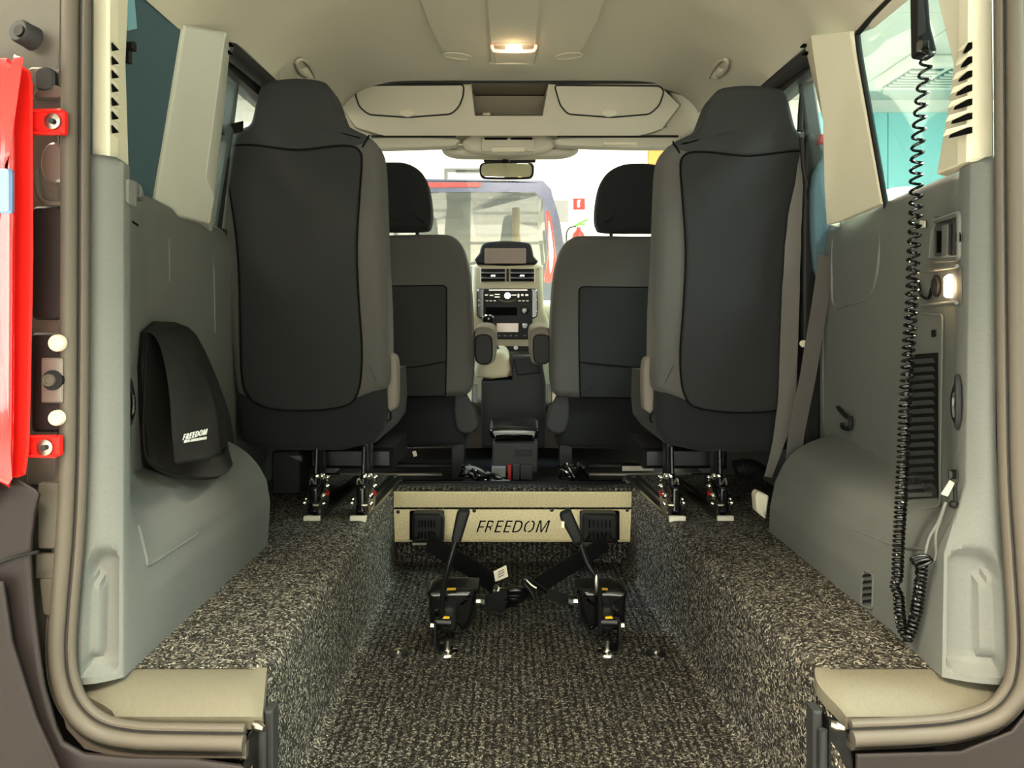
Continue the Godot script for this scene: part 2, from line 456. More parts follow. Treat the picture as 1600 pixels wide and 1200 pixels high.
# half widths of the side lining: d = distance from the eye, y = height; the wheel arch bulges in below y = 0.26
func wall_l(d: float, y: float) -> float:
	var pil := -0.565
	var w := lut(d, [[1.3, -0.655], [1.45, -0.69], [1.6, -0.705], [1.9, -0.735], [2.1, -0.755]])
	w += 0.02 * ss(0.70, 0.78, y) * -1.0
	var arch := lut(y, [[0.0, -0.568], [0.1, -0.562], [0.15, -0.57], [0.185, -0.588], [0.215, -0.615], [0.238, -0.65], [0.25, -0.69], [0.262, -0.76]])
	var t := maxf(w, arch) if d < 1.79 else w
	return lerpf(pil, t, ss(1.12, 1.30, d))
func wall_r(d: float, y: float) -> float:
	var pil := lut(y, [[0.0, 0.627], [0.18, 0.63], [0.28, 0.66], [0.8, 0.668]])
	var w := lut(d, [[1.3, 0.733], [1.45, 0.755], [1.6, 0.77], [1.9, 0.80], [2.1, 0.81]])
	w += 0.02 * ss(0.70, 0.78, y)
	var arch := lut(y, [[0.0, 0.637], [0.06, 0.64], [0.12, 0.652], [0.165, 0.672], [0.195, 0.695], [0.218, 0.73], [0.235, 0.775], [0.245, 0.83]])
	var t := minf(w, arch) if d < 1.91 else w
	return lerpf(pil, t, ss(1.12, 1.30, d))
func on_wall(px: float, py: float, right := false) -> Vector3:
	var lo := 1.12; var hi := 2.2
	for k in 40:
		var d := (lo + hi) / 2; var p := P(px, py, d)
		var inside := p.x < wall_r(d, p.y) if right else p.x > wall_l(d, p.y)
		# moving away along the sight line: leaves the cabin through the lining
		if inside: lo = d
		else: hi = d
	return P(px, py, lo)
func on_walls(pts: Array, right := false, off := Vector3.ZERO) -> Array:
	var r := []
	for q in pts: r.append(on_wall(q[0], q[1], right) + off)
	return r

func van_shell():
	# outer skin of the van: sides below the windows, roof; it keeps the showroom light out of the cabin
	var o := setting("wall_van_outer", "grey brown outer body of the van")
	for s in [-1, 1]:
		var x: float = 0.93 * s + 0.03
		var b := B.new(); b.box(Vector3(x, 0.12, -2.35), Vector3(0.03, 1.26, 2.6), 0.01); put(b, "side_panel", "body_paint", o)
		b = B.new(); b.box(Vector3(x, 0.0, -4.1), Vector3(0.03, 1.0, 0.95), 0.01); put(b, "front_wing", "body_paint", o)
		# closing wall between lining and skin at the rear
		b = B.new(); b.box(Vector3(x - 0.085 * s, 0.45, -1.16), Vector3(0.2, 2.0, 0.03), 0.005); put(b, "rear_pillar", "body_paint", o)
	var r := B.new(); r.sheet(roof_rows(), Vector3(0, 0.02, 0)); put(r, "roof", "body_paint", o)
	r = B.new(); r.box(Vector3(0.035, 1.36, -1.12), Vector3(1.36, 0.26, 0.10), 0.02); put(r, "rear_header", "headliner", o)
	# raised tailgate above the photographer
	var tg := setting("door_3", "raised tailgate of the van")
	r = B.new(); r.slab(rounded([Vector3(-0.70, 1.50, -1.02), Vector3(0.77, 1.50, -1.02), Vector3(0.77, 1.74, 0.35), Vector3(-0.70, 1.74, 0.35)], 0.08), Vector3(0, 0.06, 0), 0.02); put(r, "tailgate_skin", "body_paint", tg)
	r = B.new(); r.slab(rounded([Vector3(-0.62, 1.49, -0.95), Vector3(0.69, 1.49, -0.95), Vector3(0.69, 1.70, 0.25), Vector3(-0.62, 1.70, 0.25)], 0.06), Vector3(0, 0.03, 0), 0.01); put(r, "tailgate_lining", "grey_trim", tg)
	r = B.new(); r.box(Vector3(0.03, 0.25, -4.35), Vector3(1.8, 0.03, 0.9), 0.01, Basis(Vector3.RIGHT, -0.15)); put(r, "bonnet", "body_paint", o)
	r = B.new(); r.box(Vector3(0.03, -0.15, -4.8), Vector3(1.8, 0.75, 0.03), 0.01); put(r, "nose", "body_paint", o)
	r = B.new(); r.box(Vector3(0.03, -0.45, -2.7), Vector3(1.84, 0.03, 4.0), 0.0); put(r, "underbody", "bumper", o)
	# front doors' and sliding doors' linings with their window frames
	for s in [-1, 1]:
		var d := setting("door_1" if s < 0 else "door_2")
		var cx := -0.01 if s < 0 else 0.045
		var b := B.new()
		var rows := []
		for i in 15:
			var row := []
			for j in 9:
				var y := -0.1 + 0.85 * j / 8
				row.append(Vector3(cx + s * (0.755 + 0.03 * ss(0.3, 0.0, y)), y, -1.98 - 1.75 * i / 14))
			rows.append(row)
		b.sheet(rows, Vector3(0.03 * s, 0, 0)); put(b, "door_lining", "grey_trim", d)
		# window frame bars: bottom, top, and pillars
		var xb: float = cx + s * 0.765; var xt: float = cx + s * 0.70
		for q in [[2.0, 2.045], [2.62, 2.74], [3.30, 3.36]]:
			b = B.new(); b.slab([Vector3(xb, 0.73, -q[0]), Vector3(xb, 0.73, -q[1]), Vector3(xt, 1.17, -q[1] + 0.03), Vector3(xt, 1.17, -q[0])], Vector3(0.04 * s, 0, 0), 0.006); put(b, "window_pillar", "dark_trim", d)
		for q in [[0.70, 0.765, xb, 2.0], [1.14, 1.185, xt, 1.85]]:
			b = B.new(); b.box(Vector3(q[2] + 0.01 * s, (q[0] + q[1]) / 2, -(q[3] + 3.33) / 2), Vector3(0.05, q[1] - q[0], 3.33 - q[3]), 0.008); put(b, "window_rail", "dark_trim", d)
		for q in [[1.86, 2.66], [2.70, 3.34]]:
			b = B.new(); b.slab([Vector3(xb, 0.74, -q[0]), Vector3(xb, 0.74, -q[1]), Vector3(xt, 1.16, -q[1]), Vector3(xt, 1.16, -q[0])], Vector3(0.004 * s, 0, 0)); put(b, "pane", "van_glass" if s < 0 else "clear_glass", d)
		# triangular glass ahead of the front door, roof side rail and windscreen pillar
		b = B.new(); b.slab([Vector3(xb, 0.74, -3.36), Vector3(xb, 0.74, -3.9), Vector3(xt, 1.14, -3.38)], Vector3(0.004 * s, 0, 0)); put(b, "pane", "clear_glass", d)
		b = B.new(); b.tube(path([Vector3(xt - 0.01 * s, 1.21, -2.9), Vector3(xt - 0.01 * s, 1.20, -3.25), Vector3(xb - 0.02 * s, 0.95, -3.65), Vector3(xb - 0.01 * s, 0.66, -4.05)]), 0.05, 12); put(b, "windscreen_pillar", "cream", d)
	# windscreen
	var w := setting("window_1", "windscreen of the van")
	var g := B.new(); var rows := []
	for i in 7:
		var t := i / 6.0; var row := []
		for j in 13:
			var u := j / 6.0 - 1.0
			row.append(Vector3(0.02 + u * lerpf(0.66, 0.76, t), lerpf(1.26, 0.62, t), -lerpf(3.2, 4.02, t) + 0.12 * u * u))
		rows.append(row)
	g.sheet(rows, Vector3(0, 0.004, -0.003)); put(g, "pane", "clear_glass", w)
	# right quarter window
	w = setting("window_2", "tinted quarter window of the van")
	var l := PL([[1383, 322], [1337, 55], [1400, -10], [1500, -40], [1500, 330]], 1.0); var q := []
	for p in l: q.append(side_r(p))
	part(rounded(q, 0.02), Vector3(0.004, 0, 0), 0, "pane", "tint_glass", w)
	# dark sealing strip round the glass
	var s2 := B.new(); var edge := path([side_r(P(1386, 330, 1.0)), side_r(P(1360, 180, 1.0)), side_r(P(1341, 66, 1.0)), side_r(P(1347, 45, 1.0)), side_r(P(1400, -10, 1.0)), side_r(P(1450, -50, 1.0))], 5)
	s2.tube(edge, 0.006, 8); put(s2, "window_seal", "black_trim", w)

func roof_rows() -> Array:
	var rows := []
	for i in 9:
		var d := 1.0 + 2.3 * i / 8; var row := []
		for j in 17:
			var u := j / 8.0 - 1.0
			row.append(Vector3(0.03 + u * 0.84, 1.50 - 0.20 * pow(absf(u), 4) - 0.06 * ss(2.7, 3.3, d), -d))
		rows.append(row)
	return rows
# plane of the upper side (window height), leaning in towards the roof
func side_r(p: Vector3) -> Vector3:
	var dir := p - EYE   # sight line; plane x = 0.795 - 0.25 * (y - 0.72)
	var k := (0.795 + 0.25 * (0.72 - EYE.y)) / (dir.x + 0.25 * dir.y)
	return EYE + dir * k
func side_l(p: Vector3) -> Vector3:
	var dir := p - EYE
	var k := (-0.745 - 0.25 * (0.72 - EYE.y)) / (dir.x - 0.25 * dir.y)
	return EYE + dir * k

func van_sides():
	var wl := setting("wall_left", "left side lining of the van")
	var wr := setting("wall_right", "right side lining of the van")
	for right in [false, true]:
		var o: Node3D = wr if right else wl
		var ds := []
		for k in 15: ds.append(1.12 + k * 0.015)
		for k in 22: ds.append(1.345 + k * 0.02)
		ds += [1.77, 1.785, 1.795, 1.83, 1.87, 1.895, 1.905, 1.915, 1.95, 2.0, 2.1]
		var ys := []
		for k in 31: ys.append(k * 0.01)
		for k in 18: ys.append(0.315 + k * 0.025)
		ys.append(0.750 if not right else 0.748)
		# facing cover of the rear pillar continues the lining towards the door seal
		var rows := []
		for y in ys:
			var row := []
			var xe: float = wall_r(1.12, y) if right else wall_l(1.12, y)
			for k in 20:
				var t := k / 20.0   # 0 at the seal
				var d := 1.095 + 0.025 * pow(t, 2.2)
				var x0 := P(1556 if right else 139, 500, 1.095).x
				x0 += lut(y, [[0.0, 0.022], [0.055, 0.018], [0.117, 0.0155], [0.22, 0.007], [0.35, 0.0]]) * (1 if right else -1)
				var x := lerpf(x0, xe, t)
				var q := Vector3(x, y, -d)
				# niche pressed into the lower cover
				var lo := 0.012; var hi := 0.185
				var u := (t - 0.08) / 0.87 if right else (t - 0.15) / 0.75
				if u > 0 and u < 1 and y > lo:
					var arch := hi - 0.02 * pow(absf(u * 2 - 1), 3.0)
					var dep := ss(0.0, 0.10, u) * ss(1.0, 0.90, u) * ss(lo, lo + 0.012, y) * ss(arch + 0.012, arch - 0.012, y)
					q.z -= 0.022 * dep
					if (u < 0.45) and y > 0.03 and y < 0.16 - 0.05 * u: q.z += 0.010 * dep * ss(0.45, 0.36, u)
				row.append(q)
			for d in ds: row.append(Vector3(wall_r(d, y) if right else wall_l(d, y), y + (ss(0.70, 0.75, y) * ss(1.15, 1.35, d) * (0.020 if right else 0.010)), -d))
			rows.append(row)
		# shoulder under the window
		var top := []
		for q in rows[-1]: top.append(q + Vector3(0.012 if right else -0.012, 0.008, 0))
		rows.append(top)
		top = []
		for q in rows[-1]: top.append(q + Vector3(0.10 if right else -0.10, 0.012, 0))
		rows.append(top)
		var b := B.new(); b.grid(rows); put(b, "lower_lining", "grey_trim", o, "", 50.0)
	# left: upper pillar trims and the felt blanking panel in the window opening
	var b := B.new()
	var fl := PL([[142, 254], [170, 257], [170, -60], [142, -60]], 1.11)
	b.slab(fl, Vector3(0, 0, -0.03), 0.004)
	b.slab([P(170, 257, 1.11), P(202, 268, 1.185), P(197, 100, 1.18), P(194, 20, 1.18), P(203, -60, 1.18), P(170, -60, 1.11)], Vector3(-0.03, 0, -0.02), 0.003)
	var dl := put(b, "upper_pillar_trim", "cream", wl)
	for k in 7:
		var y0 := 66.0 + 21.5 * k
		var vb := B.new(); vb.slab([P(175.5, y0, 1.112), P(177, y0 + 13, 1.114), P(186, y0 + 11.5, 1.132)], Vector3(-0.003, 0, -0.003)); put(vb, "vent_slot", "hole_shade", dl)  # dark plate laid on the trim for the shade in the slot
		vb = B.new(); vb.slab([P(177, y0 + 13.5, 1.116), P(187, y0 + 12, 1.137), P(192, y0 + 16, 1.150), P(184, y0 + 19, 1.132)], Vector3(-0.006, 0, -0.004), 0.001); put(vb, "louvre", "cream", dl)
	b = B.new(); b.slab([side_l(P(286, 47, 1)), side_l(P(238, 320, 1)), side_l(P(100, 330, 1)), side_l(P(90, -100, 1)), side_l(P(180, -60, 1)), side_l(P(240, -5, 1))], Vector3(-0.02, 0, 0), 0.004); put(b, "window_blank", "felt", wl, "dark felt covered blanking panel in the window opening")
	b = B.new(); var inn := Vector3(0.022, 0, 0.01)
	b.slab([side_l(P(285, 40, 1)) + inn * 0.4, side_l(P(240, 314, 1)) + inn * 0.4, side_l(P(262, 328, 1)) + inn, side_l(P(268, 340, 1)) + inn, side_l(P(312, 350, 1)) + inn * 1.3, side_l(P(316, 310, 1)) + inn * 1.5, side_l(P(303, 280, 1)) + inn * 1.5, side_l(P(330, 70, 1)) + inn * 1.5, side_l(P(338, 53, 1)) + inn * 1.2], Vector3(-0.05, 0, 0), 0.005)
	b.slab([side_l(P(338, 53, 1)) + inn * 1.2, side_l(P(330, 70, 1)) + inn * 1.5, side_l(P(303, 280, 1)) + inn * 1.5, side_l(P(316, 310, 1)) + inn * 1.5, side_l(P(312, 350, 1)) + inn * 1.3, side_l(P(337, 366, 1)) - inn * 0.5, side_l(P(366, 72, 1)) - inn * 0.5, side_l(P(355, 60, 1)) + inn * 0.3], Vector3(-0.04, 0, -0.01), 0.004)
	put(b, "middle_pillar_trim", "pale_trim", wl)
	# ledge with slot at the top of the lower lining
	b = B.new(); b.slab(rounded(PL([[197, 306], [222, 308], [221, 288], [200, 279]], 1.20), 0.006), Vector3(-0.02, 0, -0.05), 0.003); b.slab(PL([[172, 300], [199, 318], [200, 279], [170, 272]], 1.125), Vector3(0, 0, -0.03), 0.003); put(b, "lining_ledge", "grey_trim", wl)
	part(rounded(on_walls([[205, 312], [217, 318], [217, 352], [211, 360], [206, 345]]), 0.004), Vector3(-0.004, 0, 0), 0, "slot", "hole_shade", wl)
	# pressed lines of the tool pocket on the arch
	b = B.new(); b.tube(path(on_walls([[215, 820], [222, 845], [229, 872], [233, 882], [262, 864], [300, 840], [309, 833]]), 4), 0.0028, 8); put(b, "pocket_line", "grey_trim", wl)
	b = B.new(); b.tube(path(on_walls([[262, 328], [264, 380], [265, 440]]), 4), 0.002, 6); b.tube(path(on_walls([[330, 372], [334, 430], [336, 520]]), 4), 0.002, 6); put(b, "lining_crease", "grey_trim", wl)
	# right: rear pillar trim with louvres, middle pillar trim
	b = B.new(); b.slab(PL([[1512, 252], [1555, 250], [1552, -60], [1516, -60]], 1.11), Vector3(0, 0, -0.03), 0.004)
	b.slab([P(1512, 252, 1.11), P(1516, -60, 1.11), P(1450, -60, 1.21), P(1467, 10, 1.20), P(1484, 75, 1.19), P(1489, 100, 1.18), P(1484, 150, 1.19), P(1463, 272, 1.21)], Vector3(0.03, 0, -0.02), 0.003)
	var dr := put(b, "upper_pillar_trim", "cream", wr)
	for k in 7:
		var y0 := 68.0 + 22.0 * k; var x1 := 1512.5; var x0 := 1505.0 - 3.7 * k
		var vb := B.new(); vb.slab([P(x1, y0 - 1, 1.105), P(x1, y0 + 9, 1.105), P(x0 - 1, y0 + 16, 1.120), P(x0 + 2, y0 + 10, 1.118)], Vector3(0.004, 0, 0.004)); put(vb, "vent_slot", "hole_shade", dr)
		vb = B.new(); vb.slab([P(x1 + 1, y0 - 6, 1.10), P(x1 + 1, y0 - 2, 1.10), P(x0, y0 + 11, 1.118), P(x0 - 9, y0 + 14, 1.128), P(x0 - 4, y0 + 3, 1.122)], Vector3(-0.003, 0, 0.004), 0.001); put(vb, "louvre", "cream", dr)
	b = B.new(); inn = Vector3(-0.022, 0, 0.01)
	b.slab([side_r(P(1333, 50, 1)) + inn * 0.4, side_r(P(1383, 320, 1)) + inn * 0.4, side_r(P(1320, 348, 1)) + inn, side_r(P(1306, 352, 1)) + inn * 1.2, side_r(P(1306, 300, 1)) + inn * 1.5, side_r(P(1304, 190, 1)) + inn * 1.5, side_r(P(1282, 58, 1)) + inn * 1.2], Vector3(0.012, 0, 0), 0.003)
	b.slab([side_r(P(1282, 58, 1)) + inn * 1.2, side_r(P(1304, 190, 1)) + inn * 1.5, side_r(P(1306, 300, 1)) + inn * 1.5, side_r(P(1306, 352, 1)) + inn * 1.2, side_r(P(1301, 355, 1)) - inn * 0.5, side_r(P(1290, 170, 1)) - inn * 0.5, side_r(P(1253, 75, 1)) - inn * 0.5, side_r(P(1264, 63, 1)) + inn * 0.3], Vector3(0.012, 0, -0.004), 0.003)
	put(b, "middle_pillar_trim", "cream", wr)
	for k in 2:
		var s := B.new(); s.box(side_r(P(1259 + k * 3, 72 + k * 12, 1)) + inn * 0.2, Vector3(0.012, 0.003, 0.02), 0.0); put(s, "slot", "hole_shade", wr)
		s = B.new(); s.box(side_l(P(358 - k * 3, 70 + k * 12, 1)) + Vector3(0.002, 0, 0), Vector3(0.012, 0.003, 0.02), 0.0); put(s, "slot", "hole_shade", wl)
	b = B.new(); b.tube(path(on_walls([[1480, 866], [1440, 858], [1390, 850], [1333, 826]], true), 4), 0.0022, 6); put(b, "pocket_line", "grey_trim", wr)
	b = B.new(); b.tube(path(on_walls([[1262, 820], [1263, 765], [1275, 742], [1290, 725]], true), 4), 0.0018, 6); put(b, "lining_crease", "grey_trim", wr)
	# pressed panel in the upper right lining
	b = B.new(); b.tube(path(on_walls([[1302, 375], [1300, 430], [1304, 478], [1330, 474], [1355, 465], [1368, 440], [1374, 400], [1378, 345]], true), 5), 0.004, 8); put(b, "panel_line", "grey_trim", wr)
	# tie-down rings set in oval cups
	for a in [[201, 628, 9, 40, false], [1497, 628, 11, 38, true]]:
		var c: Vector3 = on_wall(a[0], a[1], a[4]); var uu: Vector3 = (on_wall(a[0] + (-7 if a[4] else 7), a[1], a[4]) - c).normalized() * 0.02
		var nn := Vector3(-1 if a[4] else 1, 0, 0.7).normalized()
		var r := B.new(); r.tube(oval(c + nn * 0.002, uu, Vector3(0, 0.038, 0), 24), 0.004, 8, true); var cup := put(r, "ring_cup", "dark_trim", wr if a[4] else wl)
		r = B.new(); r.slab(oval(c + nn * 0.004, uu * 0.9, Vector3(0, 0.034, 0), 24), -nn * 0.002); put(r, "cup_floor", "black_trim", cup)
		r = B.new(); r.tube(path([c + nn * 0.006 + Vector3(0, 0.024, 0), c + nn * 0.014 + Vector3(0, 0.008, 0), c + nn * 0.014 + Vector3(0, -0.015, 0), c + nn * 0.006 + Vector3(0, -0.028, 0)], 5), 0.004, 8); put(r, "ring", "black_gloss", cup)

# ---- rear door opening ------------------------------------------------------------------------------------------------
func sweep(b: B, pts: Array, prof: Array, inward: Vector3):
	# pts lie in a plane facing the camera; prof = [across (towards the opening), out (towards +z)]
	var rows := []
	for i in pts.size():
		var t: Vector3 = (pts[mini(i + 1, pts.size() - 1)] - pts[maxi(i - 1, 0)]).normalized()
		var n := t.cross(Vector3(0, 0, 1)).normalized()
		if n.dot(inward - pts[i]) < 0: n = -n
		var ring := []
		for q in prof: ring.append(pts[i] + n * q[0] + Vector3(0, 0, q[1]))
		rows.append(ring)
	b.loft(rows)
func arc(c: Array, r0: float, r1: float, n := 8) -> Array:
	var l := []
	for k in n + 1: l.append([c[0] + r0 * cos(lerpf(r1, r1 + PI / 2, float(k) / n)), c[1] + r0 * sin(lerpf(r1, r1 + PI / 2, float(k) / n))])
	return l
func rear_frame():
	var mid := P(846, 500, 1.09)
	var lp := path(PL([[122, -60], [120, 200], [119, 500], [117, 700], [112, 830], [103, 940], [99, 1010], [105, 1062], [124, 1104], [160, 1134], [215, 1147], [290, 1150], [386, 1151]], 1.085), 6)
	var rp := path(PL([[1572, -60], [1574, 300], [1577, 600], [1580, 750], [1588, 880], [1594, 980], [1592, 1040], [1580, 1080], [1548, 1114], [1490, 1133], [1420, 1140], [1326, 1144]], 1.085), 6)
	var n := 0
	for pth in [lp, rp]:
		n += 1
		var o := setting("trim_%d" % (n + 1), "rubber door seal round the rear opening")
		var b := B.new()
		var round_prof := []
		for k in 14: round_prof.append([-0.003 + 0.0115 * cos(TAU * k / 14), 0.012 + 0.011 * sin(TAU * k / 14)])
		sweep(b, pth, round_prof, mid); put(b, "seal_bulb", "rubber", o)
		b = B.new(); sweep(b, pth, [[0.006, 0.0], [0.006, 0.009], [0.013, 0.011], [0.013, 0.0]], mid); put(b, "seal_groove", "rubber_dark", o)
		b = B.new(); round_prof = []
		for k in 10: round_prof.append([0.0165 + 0.0055 * cos(TAU * k / 10), 0.008 + 0.007 * sin(TAU * k / 10)])
		sweep(b, pth, round_prof, mid); put(b, "seal_lip", "rubber", o)
		b = B.new(); sweep(b, pth, [[-0.0235, -0.01], [-0.0235, 0.006], [-0.019, 0.011], [-0.014, 0.006], [-0.014, -0.01]], mid); put(b, "body_flange", "body_pale", o)
	# sill steps either side of the ramp well
	for s in [-1, 1]:
		var o := setting("trim_4" if s < 0 else "trim_5", "grey moulded sill step beside the ramp well")
		var b := B.new(); var rows := []
		for j in 13:
			var t := j / 12.0   # 0 inner rear edge of carpet, 1 lip at the seal
			var row := []
			for i in 25:
				var u := i / 24.0  # 0 ramp well, 1 outer corner
				var py := lerpf(1043.0, 1120.0, t)
				var xi := lerpf(417.0, 410.0, t) if s < 0 else lerpf(1274.0, 1322.0, t) - 20.0 * sin(t * PI) * (1 - t)
				var xo := (lerpf(165.0, 114.0, ss(0, 0.4, t)) + 66.0 * ss(0.5, 1.0, t)) if s < 0 else (lerpf(1520.0, 1588.0, ss(0, 0.4, t)) - 66.0 * ss(0.5, 1.0, t))
				var q := P(lerpf(xi, xo, u), py + 6.0 * ss(0.8, 1.0, u) * (1 - t), lerpf(1.153, 1.088, t))
				q.y += 0.011 * sin(t * PI) * ss(0, 0.1, u)
				row.append(q)
			rows.append(row)
		b.sheet(rows, Vector3(0, -0.02, -0.004)); put(b, "step", "sill", o)
		# lower body lip, bumper edge and guide rail of the ramp
		b = B.new()
		if s < 0: b.slab(PL([[383, 1166], [383, 1189], [190, 1189], [130, 1174], [100, 1140], [88, 1085], [85, 1030], [99, 1030], [104, 1080], [128, 1130], [160, 1156], [215, 1168]], 1.075), Vector3(0, 0, -0.03), 0.004)
		else: b.slab(PL([[1334, 1158], [1334, 1172], [1480, 1168], [1560, 1150], [1590, 1125], [1604, 1100], [1604, 1070], [1596, 1085], [1570, 1120], [1500, 1147], [1420, 1156]], 1.075), Vector3(0, 0, -0.03), 0.004)
		put(b, "lower_lip", "body_paint", o)
		b = B.new()
		if s < 0: b.slab([P(398, 1133, 1.10), P(386, 1150, 1.09), P(376, 1205, 1.08), P(376, 1260, 1.08), P(418, 1260, 1.10), P(418, 1130, 1.11)], Vector3(0, 0, -0.02), 0.003)
		else: b.slab([P(1322, 1130, 1.10), P(1330, 1150, 1.09), P(1336, 1205, 1.08), P(1336, 1260, 1.08), P(1292, 1260, 1.10), P(1292, 1122, 1.11)], Vector3(0, 0, -0.02), 0.003)
		put(b, "ramp_gap", "black_trim", o)
		b = B.new(); var gx := 424.0 if s < 0 else 1272.0
		b.box(P(gx, 1190, 1.115) + Vector3(0, 0, 0), Vector3(0.013, 0.16, 0.03), 0.003); b.tube([P(gx - 14 * s * -1, 1140, 1.09), P(gx - 14 * s * -1, 1250, 1.09)], 0.006, 10); put(b, "ramp_guide", "dark_trim", o)
		b = B.new(); b.lathe(P(404 if s < 0 else 1308, 1135, 1.085), Vector3(0.9, -0.1, 0.4).normalized(), [[0.0, -0.008], [0.006, -0.008], [0.007, 0.0], [0.004, 0.010], [0.0, 0.010]], 10); put(b, "hinge_pin", "steel", o)
	# rear bumper
	var bo := thing("rear_bumper", "dark plastic rear bumper below the left door seal", "bumper", P(40, 1190, 1.0))
	var bb := B.new(); bb.puff(smooth(PL([[-60, 765], [57, 760], [58, 800], [52, 870], [64, 1000], [84, 1105], [135, 1175], [380, 1194], [384, 1290], [-60, 1290]], 1.03), 3), Vector3(-0.05, -0.035, -0.06), 0.012, 4); put(bb, "bumper_skin", "bumper", bo)
	bb = B.new(); bb.tube(path(PL([[-10, 884], [20, 872], [60, 862]], 1.026), 4), 0.0025, 6); put(bb, "bumper_joint", "black_trim", bo)
	bb = B.new(); bb.puff(PL([[-70, 900], [8, 905], [22, 1000], [60, 1120], [110, 1230], [-70, 1230]], 1.01), Vector3(-0.02, -0.02, -0.03), 0.01, 4); put(bb, "bumper_corner", "bumper", bo)
	bo = thing("rear_bumper", "dark plastic rear bumper below the right door seal", "bumper", P(1500, 1200, 1.05))
	bb = B.new(); bb.puff(PL([[1336, 1176], [1500, 1172], [1580, 1140], [1604, 1110], [1700, 1100], [1700, 1290], [1336, 1290]], 1.04), Vector3(0.03, -0.045, -0.06), 0.008, 4); put(bb, "bumper_skin", "bumper", bo)
	# body behind the lamp: pillar with pressings, striker plate, buffers
	var p := setting("wall_van_rear_pillar", "painted rear pillar of the van behind the tail lamp")
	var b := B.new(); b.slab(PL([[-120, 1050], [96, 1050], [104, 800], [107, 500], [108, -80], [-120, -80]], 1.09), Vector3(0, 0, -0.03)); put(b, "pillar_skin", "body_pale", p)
	b = B.new(); b.slab(PL([[1590, 1080], [1720, 1080], [1720, -80], [1590, -80]], 1.085), Vector3(0, 0, -0.03)); put(b, "pillar_skin", "body_paint", p)
	b = B.new(); b.slab(rounded(PL([[40, 760], [100, 760], [101, 110], [84, 104], [40, 104]], 1.083), 0.01), Vector3(0, 0, -0.01), 0.003); put(b, "lamp_recess", "body_paint", p)
	part(rounded(rect(52, 104, 84, 142, 1.068), 0.012), Vector3(0, 0, -0.012), 0.003, "rubber_pad", "rubber_dark", p)
	part(rounded(PL([[48, 155], [100, 153], [100, 140], [86, 131], [60, 131]], 1.070), 0.006), Vector3(0, 0, -0.01), 0.002, "recess_step", "body_paint", p)
	b = B.new(); b.slab(oval(P(83, 254, 1.0705), Vector3(0.019, 0, 0), Vector3(0, 0.029, 0)), Vector3(0, 0, -0.01), 0.003); put(b, "pillar_plug", "body_paint", p)
	b = B.new(); b.tube(path(PL([[56, 262], [60, 300], [72, 316], [98, 318]], 1.07), 4), 0.004, 8); put(b, "pressing", "body_pale", p)
	part(rounded(rect(48, 322, 98, 500, 1.0705), 0.01), Vector3(0, 0, -0.01), 0.003, "recess_plate", "bumper", p)
	part(rounded(rect(58, 755, 92, 858, 1.066), 0.004), Vector3(0, 0, -0.012), 0.002, "lower_plate", "body_pale", p)
	part(rounded(rect(54, 866, 86, 905, 1.066), 0.004), Vector3(0, 0, -0.012), 0.002, "lower_plate", "body_pale", p)
	part(rounded(PL([[60, 905], [84, 905], [79, 965], [66, 960]], 1.066), 0.004), Vector3(0, 0, -0.012), 0.002, "lower_plate", "body_pale", p)
	var bu := thing("rubber_stop", "grey rubber door stop screwed to the pale pillar", "door stop", P(33, 49, 1.06))
	b = B.new(); b.lathe(P(33, 50, 1.057), Vector3(0.25, -0.12, -1).normalized(), [[0.0, -0.006], [0.014, -0.006], [0.0165, -0.002], [0.0165, 0.01], [0.0175, 0.02], [0.0, 0.02]], 22); put(b, "stop_body", "rubber_dark", bu)
	b = B.new(); b.lathe(P(31, 48.5, 1.049), Vector3(0.25, -0.12, -1).normalized(), [[0.0, -0.003], [0.008, -0.003], [0.008, 0.004], [0.0, 0.004]], 16); put(b, "stop_screw", "black_trim", bu)
	# tail lamp
	var t := thing("tail_lamp", "tall red tail lamp with mounting tabs at the left edge", "tail lamp", P(20, 700, 1.05))
	b = B.new(); b.puff(smooth(PL([[-60, 90], [0, 86], [18, 91], [24, 115], [24, 500], [20, 745], [0, 757], [-60, 760]], 1.0), 3), Vector3(-0.035, 0, -0.05), 0.014, 5); put(b, "lens", "red_lens", t)
	b = B.new(); b.slab(PL([[14, 98], [32, 100], [47, 110], [51, 130], [52, 400], [46, 700], [40, 742], [14, 752]], 1.03), Vector3(-0.022, 0, -0.035), 0.004); put(b, "housing", "red_housing", t)
	part(rounded(rect(-40, 262, 17, 334, 0.998), 0.006), Vector3(0, 0, -0.01), 0.003, "lens_reflection", "blue_reflection", t)  # bluish patch added on the lens for the mirrored windows
	for q in [[46, 171, 100, 209, 83, 190], [26, 681, 92, 714, 71, 699]]:
		b = B.new(); b.slab(rounded(rect(q[0], q[1], q[2], q[3], 1.045), 0.004), Vector3(0, 0, -0.012), 0.002); var tab := put(b, "mounting_tab", "red_housing", t)
		for yy in [[q[1] + 2, q[1] + 1], [q[3] - 2, q[3] - 1]]:
			b = B.new(); b.tube([P(q[0], yy[0], 1.042), P(q[2] - 4, yy[1], 1.042)], 0.0022, 6); put(b, "rib", "red_housing", tab)
		b = B.new(); b.lathe(P(q[4], q[5], 1.043), Vector3(0, 0, 1), [[0.0, -0.002], [0.011, -0.002], [0.011, 0.003], [0.0055, 0.005], [0.0, 0.005]], 18); put(b, "washer", "steel", tab)
		b = B.new(); b.lathe(P(q[4], q[5], 1.037), Vector3(0, 0, 1), [[0.0, -0.002], [0.004, -0.002], [0.004, 0.006], [0.0, 0.006]], 8); put(b, "screw", "steel_dark", tab)
	# striker plate with door buffers
	t = thing("striker_plate", "dark striker plate with three pale buffers beside the tail lamp", "latch plate", P(72, 600, 1.06))
